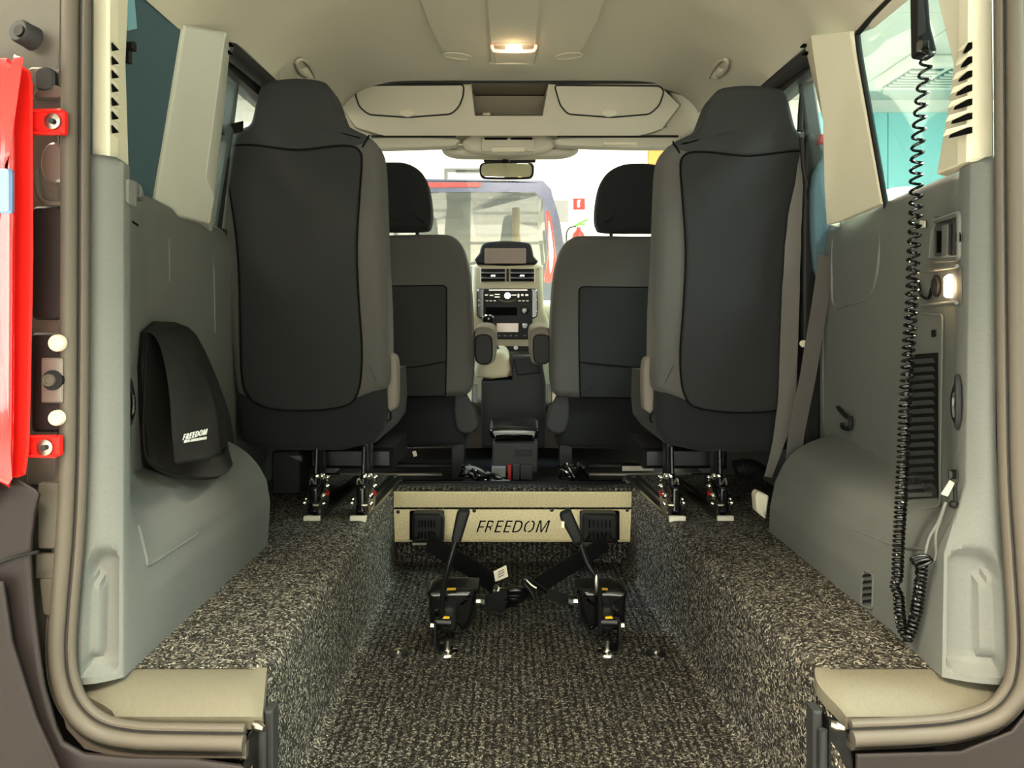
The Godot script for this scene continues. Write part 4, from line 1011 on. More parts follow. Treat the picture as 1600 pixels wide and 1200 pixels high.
# ---- dashboard and cab -------------------------------------------------------------------------------------------------------
func dash():
	var t := thing("dashboard", "beige and black dashboard centre stack with screen and radio", "dashboard", P(795, 600, 3.6))
	var d := 3.5
	var b := B.new()
	# full width dash body, hidden mostly behind the seats
	b.puff([Vector3(-0.75, 0.10, -3.62), Vector3(0.78, 0.10, -3.62), Vector3(0.78, 0.55, -3.62), Vector3(0.3, 0.60, -3.62), Vector3(-0.3, 0.60, -3.62), Vector3(-0.75, 0.55, -3.62)], Vector3(0, 0.04, -0.40), 0.06, 5); put(b, "dash_body", "dash_beige", t)
	b = B.new(); b.puff(smooth(PL([[738, 545], [860, 545], [850, 480], [848, 425], [845, 413], [800, 412], [745, 413], [738, 425], [738, 480]], d), 2), Vector3(0, 0, -0.2), 0.02, 4); put(b, "centre_stack", "dash_beige", t)
	b = B.new(); b.puff(smooth(PL([[745, 413], [836, 413], [834, 400], [830, 383], [822, 378.5], [795, 376], [765, 377.5], [753, 382], [749, 395]], d - 0.02), 2), Vector3(0, 0, -0.16), 0.012, 4); var hood := put(b, "screen_hood", "black_trim", t)
	part(rounded(rect(757, 388, 822, 412, d - 0.026), 0.006), Vector3(0, 0, -0.01), 0.002, "screen", "screen", t)
	# two air vents of five slats
	for k in 2:
		var x0 := [752.0, 797.5][k] as float; var x1: float = x0 + 37
		b = B.new(); b.slab(rounded(rect(x0 - 1.5, 418, x1 + 1.5, 442, d - 0.018), 0.004), Vector3(0, 0, -0.01), 0.002); var fr := put(b, "vent_frame", "dash_beige", t)
		part(rect(x0, 420, x1, 440, d - 0.020), Vector3(0, 0, -0.004), 0, "vent_dark", "hole_shade", fr)
		for j in 5:
			b = B.new(); b.box(P((x0 + x1) / 2, 422 + j * 4, d - 0.027), Vector3(0.106, 0.0045, 0.014), 0.001, Basis(Vector3.RIGHT, 0.5)); put(b, "slat", "grey_frame" if j % 2 else "steel_dark", fr)
		b = B.new(); b.box(P((x0 + x1) / 2, 431, d - 0.035), Vector3(0.02, 0.009, 0.008), 0.002); put(b, "vent_tab", "chrome", fr)
	part(rounded(rect(791.5, 420, 795, 440, d - 0.026), 0.002), Vector3(0, 0, -0.01), 0.001, "vent_switch", "black_trim", t)
	# radio and climate panel
	part(rounded(rect(745, 451, 840, 497, d - 0.020), 0.02), Vector3(0, 0, -0.03), 0.004, "radio_wing", "black_gloss", t)
	part(rounded(rect(755, 452, 832, 530, d - 0.026), 0.01), Vector3(0, 0, -0.03), 0.003, "radio_panel", "black_trim", t)
	part(rect(764, 452.5, 824, 454, d - 0.029), Vector3(0, 0, -0.01), 0, "disc_slot", "steel", t)
	b = B.new(); b.lathe(P(793, 462, d - 0.028), Vector3(0, 0, 1), [[0.0, 0.0], [0.014, 0.0], [0.014, 0.008], [0.008, 0.008], [0.007, 0.004], [0.0, 0.004]], 18); put(b, "volume_knob", "chrome", t)
	for q in [[760, 461, 5, 2.2], [768, 461.5, 6, 2], [777, 460, 8, 2], [777, 464, 8, 2], [803, 461, 8, 2], [810, 462, 3, 6], [816, 461, 4, 3], [823, 461, 5, 3], [761, 470, 4, 1.5], [767, 470, 4, 1.5], [773, 470, 4, 1.5], [812, 470, 4, 1.5], [818, 470, 4, 1.5], [824, 470, 4, 1.5], [748, 469, 2, 2], [748, 477, 2, 2], [838, 469, 2, 2], [838, 486, 2, 2]]:
		b = B.new(); b.box(P(q[0], q[1], d - 0.030), Vector3(q[2] * d / 1200, q[3] * d / 1200, 0.006), 0.001); put(b, "button", "steel", t)
	b = B.new(); b.tube(path(PL([[779, 468], [786, 470.5], [793, 471], [800, 470.5], [806, 468]], d - 0.03), 3), 0.0022, 6); put(b, "radio_trim", "steel", t)
	part(rect(759, 480, 808, 493, d - 0.027), Vector3(0, 0, -0.004), 0, "tray_slot", "hole_shade", t)
	for q in [[820, 485, 6.5], [820, 509, 5]]:
		b = B.new(); b.lathe(P(q[0], q[1], d - 0.026), Vector3(0, 0, 1), [[0.0, 0.0], [q[2] * 0.0029, 0.0], [q[2] * 0.0026, 0.014], [q[2] * 0.0022, 0.016], [0.0, 0.016]], 20); put(b, "dial", "black_gloss", t)
	part(rounded(rect(776, 505, 810, 519, d - 0.029), 0.003), Vector3(0, 0, -0.004), 0.001, "climate_display", "display", t)
	for x in [780, 789, 798, 807, 820]:
		b = B.new(); b.box(P(x, 524.5, d - 0.030), Vector3(0.011, 0.005, 0.006), 0.001); put(b, "climate_button", "grey_frame", t)
	part(rect(776, 541, 832, 549, d - 0.03), Vector3(0, 0, -0.02), 0, "ashtray_slot", "black_trim", t)
	b = B.new(); b.lathe(P(806, 543, d - 0.03), Vector3(0, 0, 1), [[0.0, 0.0], [0.010, 0.0], [0.010, 0.015], [0.0, 0.015]], 14); put(b, "lighter", "black_gloss", t)
	# gear console
	var c := thing("gear_console", "beige gear lever console between the front seats", "console", P(785, 640, 3.3))
	b = B.new(); b.puff(smooth(PL([[744, 590], [794, 590], [796, 565], [790, 551], [775, 549], [750, 553], [744, 565]], 3.24), 2), Vector3(0, 0.02, -0.22), 0.02, 4); put(b, "console_body", "dash_beige", c)
	b = B.new(); b.lathe(P(772, 565, 3.34), Vector3(0, 1, 0.25).normalized(), [[0.055, 0.0], [0.045, 0.02], [0.03, 0.045], [0.014, 0.08], [0.0, 0.08]], 18); put(b, "gaiter", "black_trim", c)
	b = B.new(); b.tube(oval(P(770, 566, 3.33), Vector3(0.058, 0, 0), Vector3(0, 0.015, 0.055)), 0.005, 8, true); put(b, "gaiter_ring", "chrome", c)
	b = B.new(); b.tube([P(771, 550, 3.34), P(765, 505, 3.30)], 0.008, 10); put(b, "lever", "chrome", c)
	b = B.new(); b.lathe(P(764, 514, 3.28), Vector3(-0.05, 1, 0.12).normalized(), [[0.0, -0.005], [0.012, -0.005], [0.020, 0.015], [0.026, 0.035], [0.027, 0.048], [0.022, 0.058], [0.0, 0.061]], 20); var kn := put(b, "knob", "black_gloss", c)
	b = B.new(); b.lathe(P(763, 493.5, 3.27), Vector3(-0.05, 1, 0.12).normalized(), [[0.0, 0.0], [0.018, 0.0], [0.012, 0.006], [0.0, 0.007]], 16); put(b, "knob_cap", "chrome", kn)
	# dark storage tunnel behind it
	var s := thing("storage_tunnel", "black storage tunnel on the cab floor below the dashboard", "console", P(800, 690, 3.2))
	b = B.new(); b.puff(PL([[752, 700], [852, 700], [853, 600], [846, 556], [801, 556], [800, 593], [752, 596]], 3.235), Vector3(0, 0, -0.25), 0.012, 4); put(b, "tunnel_shell", "dark_trim", s)
	part(rounded(PL([[802, 560], [845, 560], [846, 583], [808, 587]], 3.225), 0.006), Vector3(0, 0, -0.01), 0.004, "tray_face", "black_trim", s)

func front_middle():
	# small box with lid between the seat bases
	var t := thing("centre_box", "small black storage box with glossy rounded lid between the front seats", "box", P(803, 735, 2.75))
	var b := B.new(); b.slab(rounded(PL([[768, 740], [840, 740], [840, 690], [770, 690]], 2.74), 0.01), Vector3(0, 0, -0.20), 0.006); put(b, "box_body", "dark_trim", t)
	b = B.new(); b.puff(smooth(PL([[764, 676], [768, 685], [775, 687], [833, 687], [840, 685], [842, 676], [838, 669], [800, 667], [770, 669]], 2.725), 2), Vector3(0, 0.01, -0.22), 0.016, 5); put(b, "lid", "black_gloss", t)
	part(rounded(rect(804, 703, 831, 713, 2.736), 0.003), Vector3(0, 0, -0.01), 0.001, "label_recess", "black_trim", t)
	for q in [[768, 730, 790, 755], [793, 728, 799, 751], [801, 727, 812, 750], [813, 728, 832, 750]]: part(rounded(rect(q[0], q[1], q[2], q[3], 2.70), 0.003), Vector3(0, 0, -0.03), 0.002, "connector", "red_plastic" if q[0] == 793 else "grey_trim" if q[0] == 768 else "dark_trim", t)
	# cross bar under the front seats
	t = thing("cross_bar", "dark steel cross bar along the front edge of the carpet", "bar", P(800, 758, 2.62))
	b = B.new(); b.box(P(800, 756, 2.56), Vector3(1.16, 0.014, 0.03), 0.004); put(b, "bar_body", "steel_dark", t)
	b = B.new(); b.box(P(885, 762, 2.60), Vector3(0.05, 0.004, 0.02), 0.001); put(b, "bar_tab", "steel", t)
	# bundled cables
	t = thing("cable_bundle", "loose bundle of grey and black cables behind the left front seat base", "cables", P(740, 752, 2.65))
	var rng := RandomNumberGenerator.new(); rng.seed = 4
	for k in 9:
		var pts := [P(722 + rng.randf() * 12, 726 + rng.randf() * 8, 2.70)]
		for j in 5: pts.append(P(725 + j * 10 + rng.randf_range(-9, 9), 735 + j * 4 + rng.randf_range(-9, 9), 2.64 + rng.randf() * 0.05))
		pts.append(P(785 + rng.randf() * 14, 748 + rng.randf() * 6, 2.66))
		b = B.new(); b.tube(path(pts, 5), 0.004 + 0.004 * rng.randf(), 7); put(b, "cable", "grey_trim" if k % 3 == 0 else "black_gloss", t)
	t = thing("cable_bundle", "short black cables behind the right front seat base", "cables", P(890, 748, 2.68))
	for k in 5:
		var pts := []
		for j in 5: pts.append(P(878 + j * 9 + rng.randf_range(-5, 5), 728 + rng.randf_range(-4, 20), 2.68 + rng.randf() * 0.04))
		b = B.new(); b.tube(path(pts, 5), 0.005, 7); put(b, "cable", "black_gloss" if k else "steel", t)
	t = thing("wire_tag", "small pale tag on a wire under the left front seat", "tag", P(648, 710, 2.9))
	b = B.new(); b.box(P(648, 709, 2.84), Vector3(0.014, 0.02, 0.003), 0.001, Basis(Vector3.BACK, 0.3)); put(b, "tag_card", "paper", t)
	b = B.new(); b.tube(path([P(646, 704, 2.84), P(643, 696, 2.86), P(648, 688, 2.9)], 4), 0.002, 6); put(b, "tag_wire", "black_trim", t)
	t = thing("pale_bar", "pale metal strip on the floor under the right front seat", "strip", P(995, 735, 2.92))
	part(rounded(rect(972, 728, 1022, 736, 2.9), 0.002), Vector3(0, 0, -0.02), 0.001, "strip_body", "steel", t)

# ---- plate, belts and wheelchair tie-downs -------------------------------------------------------------------------------------
func tie_downs():
	var t := thing("maker_plate", "brushed aluminium plate with cut-out lettering across the ramp well front", "plate", P(801, 847, 2.4))
	var d := 2.405
	part(PL([[616, 847], [986, 847], [987, 796], [615, 796]], d), Vector3(0, 0, -0.004), 0.001, "lower_plate", "aluminium", t)
	var b := B.new(); b.slab([P(615, 793, d), P(987, 793, d), P(987, 769, d - 0.006), P(615, 769, d - 0.006)], Vector3(0, 0, -0.004), 0.001)
	b.slab([P(615, 769, d - 0.006), P(987, 769, d - 0.006), P(987, 767, d + 0.03), P(615, 767, d + 0.03)], Vector3(0, -0.003, 0), 0.0005); put(b, "top_flange", "aluminium", t)
	part(PL([[618, 846.5], [985, 846.5], [985, 844], [618, 844]], d - 0.006), Vector3(0, 0, -0.006), 0.001, "bottom_fold", "aluminium", t)
	for q in [[622, 800], [741, 798], [862, 797], [980, 797]]:
		b = B.new(); b.lathe(P(q[0], q[1], d - 0.001), Vector3(0, 0, 1), [[0.0, 0.0], [0.006, 0.0], [0.005, 0.003], [0.0, 0.004]], 14); put(b, "screw", "steel_dark", t)
	lettering("FREEDOM", 0.220, 0.037, 0.0012, 0.32, P(802, 822.5, d - 0.001), Vector3.RIGHT, Vector3.UP, "lettering", "hole_shade", t)  # dark letters laid on the plate for the shade of its cut-outs
	# thin bridges that make the letters stencils
	for x in [770, 826, 838]:
		b = B.new(); b.box(P(x, 823, d - 0.004), Vector3(0.005, 0.05, 0.001), 0, Basis(Vector3.BACK, -0.35)); put(b, "letter_bridge", "aluminium", t)
	# belt retractors behind the plate
	for s in [-1, 1]:
		var x0 := 642.0 if s < 0 else 908.0; var x1: float = x0 + (50 if s < 0 else 58)
		var r := thing("belt_retractor", "ribbed black belt retractor in the %s cut-out of the metal plate" % ("left" if s < 0 else "right"), "belt retractor", P((x0 + x1) / 2, 850, 2.4), "floor belt retractors")
		part(rounded(rect(x0 - 2, 798, x1 + 2, 848, 2.40), 0.006), Vector3(0, 0, -0.003), 0, "cut_out", "hole_shade", r)
		b = B.new(); b.puff(rounded(PL([[x0 + 1, 849], [x1, 851], [x1 + 1, 812], [x1 - 3, 803], [x0 + 3, 803], [x0 + 1, 810]], 2.335), 0.008), Vector3(0, 0.0, -0.06), 0.012, 4); put(b, "casing", "black_trim", r)
		for row in 2:
			for k in 6:
				b = B.new(); b.box(P(lerpf(x0 + 13, x1 - 13, k / 5.0), 818 + row * 18, 2.333), Vector3(0.004, 0.022, 0.008), 0.001); put(b, "rib", "black_gloss", r)
		part(rounded(rect(x0 + 2, 848, x0 + 26, 852, 2.33), 0.001), Vector3(0, 0, -0.02), 0.0005, "lip", "steel", r)
		# webbing running down to the middle of the well
		b = B.new()
		if s < 0: b.ribbon(path([P(668, 846, 2.33), P(700, 866, 2.28), P(740, 890, 2.20), P(775, 915, 2.12)], 5), Vector3(0.3, 1, 0.15), 0.055, 0.003)
		else: b.ribbon(path([P(948, 846, 2.33), P(920, 866, 2.27), P(880, 890, 2.18), P(838, 918, 2.08)], 5), Vector3(-0.3, 1, 0.15), 0.05, 0.003)
		put(b, "webbing", "webbing_dark", r)
	# wheelchair tie-down reels
	for s in [-1, 1]:
		var f := func(x: float, y: float, dd := 1.83) -> Vector3: return P((697 + (x - 697)) if s < 0 else (1648 - x), y, dd)
		var r := thing("tie_down_reel", "black wheelchair tie-down reel with long lever on the %s floor anchor" % ("left" if s < 0 else "right"), "tie-down", P(700 if s < 0 else 948, 1022, 1.785), "wheelchair tie-down reels")
		var loop := [f.call(672, 924), f.call(740, 922), f.call(746, 926), f.call(744, 950), f.call(738, 975), f.call(724, 988), f.call(716, 982), f.call(708, 976), f.call(690, 985), f.call(676, 990), f.call(670, 970), f.call(669, 940)]
		b = B.new(); b.puff(smooth(loop, 3), Vector3(0, 0.0, -0.10), 0.014, 5); var cv := put(b, "cover", "black_gloss", r)
		b = B.new(); b.slab([f.call(698, 922.5, 1.812), f.call(712, 922.0, 1.812), f.call(712, 920.5, 1.82), f.call(698, 921, 1.82)], Vector3(0, 0, -0.01), 0.0); put(b, "yellow_mark", "yellow_plastic", cv)
		b = B.new(); b.tube(path([f.call(745, 928, 1.815), f.call(741, 955, 1.81), f.call(734, 975, 1.81), f.call(727, 987, 1.81)], 4), 0.003, 6); put(b, "cover_edge", "steel_dark", cv)
		# frame, spindle and lever
		b = B.new(); b.puff(rounded([f.call(684, 990, 1.80), f.call(714, 990, 1.80), f.call(712, 950, 1.80), f.call(690, 946, 1.80)], 0.02), Vector3(0, 0, -0.05), 0.012, 4); put(b, "ratchet", "black_trim", r)
		b = B.new(); b.lathe(f.call(695, 972, 1.79), Vector3(1, 0, 0), [[0.0, -0.022], [0.011, -0.022], [0.011, 0.016], [0.0, 0.016]], 16); put(b, "spindle", "steel_dark", r)
		b = B.new(); b.lathe(f.call(677, 978, 1.79), Vector3(1, 0, 0), [[0.0, -0.006], [0.008, -0.006], [0.008, 0.006], [0.0, 0.006]], 6); put(b, "nut", "steel", r)
		b = B.new(); b.slab(rounded([f.call(689, 972, 1.785), f.call(702, 972, 1.785), f.call(703, 965, 1.785), f.call(690, 964, 1.785)], 0.004), Vector3(0, 0, -0.01), 0.002); put(b, "catch", "yellow_plastic", r)
		b = B.new(); b.ribbon([f.call(681, 970, 1.785), f.call(681, 1005, 1.785), f.call(685, 1013, 1.785), f.call(700, 1015, 1.785)], Vector3(0, 0, 1), 0.04, 0.005); put(b, "bracket", "steel_dark", r)
		b = B.new()
		if s < 0: b.tube(path([P(690, 965, 1.79), P(692, 925, 1.78), P(699, 890, 1.77), P(708, 858, 1.77), P(712, 845, 1.77)], 5), 0.0062, 10)
		else: b.tube(path([P(938, 990, 1.79), P(937, 925, 1.78), P(930, 900, 1.77), P(918, 880, 1.77), P(907, 850, 1.77)], 5), 0.0062, 10)
		var lv := put(b, "lever", "steel_dark", r)
		b = B.new()
		if s < 0: b.puff(rounded(PL([[704, 848], [719, 851], [734, 802], [731, 799], [717, 798], [713, 803]], 1.765), 0.006), Vector3(0, 0, -0.03), 0.008, 4)
		else: b.puff(rounded(PL([[898, 853], [911, 848], [910, 838], [893, 799], [889, 798], [876, 803], [875, 811]], 1.765), 0.006), Vector3(0, 0, -0.03), 0.008, 4)
		put(b, "grip", "black_trim", lv)
		if s > 0:
			b = B.new(); b.ball(P(932, 912, 1.765), Vector3(0.006, 0.022, 0.004), 8); put(b, "lever_flat", "steel", lv)
			b = B.new(); b.slab(rounded(rect(877, 815, 882, 825, 1.762), 0.002), Vector3(0, 0, -0.006), 0.001); put(b, "grip_sticker", "paper", lv)
		# anchor bolt through the bracket
		b = B.new(); b.lathe(f.call(699, 1018, 1.785), Vector3.UP, [[0.0, -0.002], [0.008, -0.002], [0.008, 0.028], [0.0, 0.030]], 12); put(b, "anchor_bolt", "steel", r)
		b = B.new(); b.lathe(Vector3(f.call(698, 1020, 1.785).x, -0.25, -1.785), Vector3.UP, [[0.0, 0.0], [0.028, 0.0], [0.026, 0.005], [0.016, 0.007], [0.014, 0.011], [0.0, 0.011]], 24); put(b, "anchor_plate", "chrome", r)
		# side pawl wheel and belt towards the middle
		b = B.new(); b.lathe(f.call(755, 940, 1.82), Vector3(1, 0, 0), [[0.0, -0.008], [0.016, -0.008], [0.016, 0.004], [0.0, 0.004]], 14); put(b, "pawl_wheel", "steel_dark", r)
		b = B.new(); b.lathe(f.call(748, 940, 1.81), Vector3(1, 0, 0), [[0.0, -0.006], [0.007, -0.006], [0.007, 0.004], [0.0, 0.004]], 6); put(b, "nut", "steel", r)
		b = B.new(); b.ribbon(path([f.call(752, 938, 1.86), f.call(770, 934, 1.87), f.call(792, 928, 1.88)], 4), Vector3(0, 1, 0.3), 0.026, 0.003); put(b, "belt", "webbing_dark", r)
	# free floor anchors
	for q in [[622, 1023, "round metal floor anchor left of the left tie-down"], [1025, 1021, "round metal floor anchor right of the right tie-down"]]:
		var an := thing("floor_anchor", q[2], "anchor", Vector3((q[0] - 800) / 1200.0 * 1.78, -0.25, -1.78), "free floor anchors")
		b = B.new(); b.lathe(Vector3((q[0] - 800) / 1200.0 * 1.78, -0.25, -1.78), Vector3.UP, [[0.0, 0.0], [0.024, 0.0], [0.022, 0.004], [0.014, 0.005], [0.0, 0.005]], 24); put(b, "anchor_plate", "steel_dark", an)
		b = B.new(); b.lathe(Vector3((q[0] - 800) / 1200.0 * 1.78, -0.246, -1.78), Vector3.UP, [[0.0, 0.0], [0.011, 0.0], [0.010, 0.006], [0.0, 0.007]], 12); put(b, "anchor_bolt", "chrome", an)
	# hooks heaped in the middle
	for s in [-1, 1]:
		var h := thing("belt_hook", "black steel J-hook on a belt end %s" % ("beside the pale tag" if s < 0 else "lying towards the right tie-down"), "hook", P(790 if s < 0 else 830, 935, 2.0), "belt hooks heaped in the middle")
		b = B.new()
		if s < 0: b.tube(path([P(772, 918, 2.0), P(785, 925, 1.97), P(805, 922, 1.96), P(822, 926, 1.97), P(812, 936, 1.98), P(790, 936, 1.99), P(782, 944, 2.0), P(806, 942, 1.98)], 5), 0.010, 10)
		else: b.tube(path([P(852, 924, 2.0), P(838, 915, 1.96), P(822, 904, 1.95), P(819, 910, 1.95), P(828, 922, 1.95), P(836, 936, 1.95)], 5), 0.0065, 10)
		put(b, "hook_body", "black_gloss" if s < 0 else "steel_dark", h)
		b = B.new()
		if s < 0: b.tube(path([P(774, 916, 1.98), P(779, 921, 1.96), P(776, 927, 1.96), P(772, 922, 1.97)], 4), 0.005, 8)
		else: b.tube(path([P(822, 906, 1.94), P(830, 914, 1.94), P(838, 919, 1.94)], 4), 0.004, 8)
		put(b, "hook_clip", "chrome", h)
		if s < 0:
			b = B.new(); b.slab([P(771, 893, 1.99), P(791, 883, 2.0), P(794, 901, 2.0), P(774, 909, 1.99)], Vector3(0, 0, -0.0015)); var tag := put(b, "belt_label", "paper", h)
			for k in 3:
				b = B.new(); b.box(P(783, 892 + k * 4, 1.992), Vector3(0.018, 0.002, 0.0006), 0, Basis(Vector3.BACK, 0.45)); put(b, "print_line", "grey_trim", tag)
			b = B.new(); b.ribbon(path([P(752, 936, 1.92), P(765, 944, 1.93), P(790, 947, 1.95)], 4), Vector3(0, 1, 0.2), 0.03, 0.004); put(b, "belt_end", "webbing_dark", h)

# ---- left wall -------------------------------------------------------------------------------------------------------------------
func wall_things_l():
	var t := thing("tool_pouch", "black nylon pouch with flap and white lettering hanging on the left wall", "pouch", on_wall(280, 740))
	var out := Vector3(0.055, 0, 0.035)
	# body: a soft box standing off the wall
	var back := on_walls([[219, 520], [287, 511], [310, 560], [333, 640], [343, 700], [330, 738], [282, 746], [232, 733], [220, 700]])
	var b := B.new(); var ring1 := []; var ring2 := []; var ring3 := []
	var offs := [0.25, 0.35, 0.7, 1.0, 1.0, 0.9, 0.95, 0.7, 0.5]
	var cen := Vector3.ZERO
	for p in back: cen += p / back.size()
	var r0 := smooth(back, 3); var ro := []
	for i in r0.size(): ro.append(lerpf(offs[i / 3], offs[(i / 3 + 1) % 9], (i % 3) / 3.0))
	for i in r0.size():
		ring1.append(r0[i] + out * ro[i] * 0.7); ring2.append(r0[i].lerp(cen, 0.06) + out * ro[i]); ring3.append(r0[i].lerp(cen, 0.35) + out * (ro[i] * 0.6 + 0.45))
	b.loft([r0, ring1, ring2, ring3]); put(b, "pouch_body", "nylon", t)
	# gusset seams along the open side
	b = B.new(); b.tube(path([back[0] + out * 0.3, P(226, 600, 1.33), P(224, 680, 1.33), P(233, 722, 1.34), P(262, 737, 1.36), P(300, 744, 1.40)].map(func(p): return p), 5), 0.0022, 6); put(b, "binding", "webbing_dark", t)
	# flap falling from the top over the front
	var rows := []
	var lft := [[222, 517], [240, 525], [256, 560], [267, 620], [268, 680], [272, 724]]
	var rgt := [[288, 510], [303, 530], [318, 570], [330, 620], [340, 660], [346, 707]]
	var dl := [1.425, 1.40, 1.375, 1.36, 1.345, 1.34]; var dr := [1.62, 1.58, 1.545, 1.52, 1.50, 1.49]
	for i in 6:
		var row := []
		for j in 7:
			var u := j / 6.0; var a := P(lft[i][0], lft[i][1], dl[i] - 0.01); var c := P(rgt[i][0], rgt[i][1], dr[i] - 0.01)
			row.append(a.lerp(c, u) + Vector3(0.012, 0, 0.018) * sin(u * PI) + Vector3(0.004, 0, 0.004) * sin(u * 9 + i * 1.7))
		rows.append(row)
	var fine := []
	for j in 7:
		var col := []
		for i in 6: col.append(rows[i][j])
		fine.append(path(col, 4))
	b = B.new(); b.sheet(fine, Vector3(-0.002, 0, -0.002)); var fl := put(b, "flap", "nylon", t, "", 60.0)
	b = B.new(); b.tube(path(rows[5], 4), 0.0025, 6); put(b, "flap_hem", "webbing_dark", fl)
	# lettering sits on the flap
	var o := rows[4][3].lerp(rows[5][3], 0.15) as Vector3; var ex: Vector3 = (rows[4][5] - rows[4][2]).normalized()
	var ey := (Vector3.UP - ex * ex.y).normalized()
	lettering("FREEDOM", 0.062, 0.0105, 0.001, 0.35, P(305, 678.5, 1.375), (P(324, 674, 1.41) - P(287, 683, 1.35)).normalized(), Vector3(0.05, 1, 0.05).normalized(), "lettering", "print", fl, 800)
	lettering("AUTO AANPASSINGEN", 0.060, 0.005, 0.001, 0.1, P(305, 687, 1.375), (P(324, 684, 1.41) - P(288, 690, 1.35)).normalized(), Vector3(0.05, 1, 0.05).normalized(), "sub_lettering", "print", fl, 600)
	# belt guide beside the left seat
	var g := thing("belt_guide", "black shoulder belt guide beside the left rear seat headrest", "belt guide", P(340, 215, 1.95))
	b = B.new(); b.tube(path([P(333, 205, 1.93), P(334, 222, 1.92), P(337, 238, 1.92), P(333, 238, 1.93), P(332, 222, 1.93)], 4), 0.004, 8); put(b, "guide_loop", "steel_dark", g)
	b = B.new(); b.box(P(340, 203, 1.95), Vector3(0.026, 0.022, 0.03), 0.004); put(b, "guide_base", "black_trim", g)
	b = B.new(); b.ribbon(path([P(340, 212, 1.95), P(355, 204, 2.0), P(380, 197, 2.025)], 4), Vector3(0, 0.3, 1), 0.04, 0.002); put(b, "belt", "webbing_dark", g)
	# clip and strip of glass above the felt panel
	var gl := setting("window_3", "narrow strip of tinted glass above the felt panel")
	b = B.new(); b.slab([side_l(P(190, 48, 1)) + Vector3(0.012, 0, 0), side_l(P(204, 45, 1)) + Vector3(0.012, 0, 0), side_l(P(200, 0, 1)) + Vector3(0.012, 0, 0), side_l(P(203, -30, 1)) + Vector3(0.012, 0, 0), side_l(P(185, -30, 1)) + Vector3(0.012, 0, 0)], Vector3(-0.006, 0, 0), 0.001); put(b, "pane", "aqua_glass", gl)
	var cp := thing("panel_clip", "small black clip on the felt panel edge", "clip", P(206, 73, 1.25))
	b = B.new(); b.box(P(205, 73, 1.26), Vector3(0.014, 0.014, 0.014), 0.003); b.box(P(201, 90, 1.25), Vector3(0.008, 0.02, 0.01), 0.002); put(b, "clip_body", "black_trim", cp)

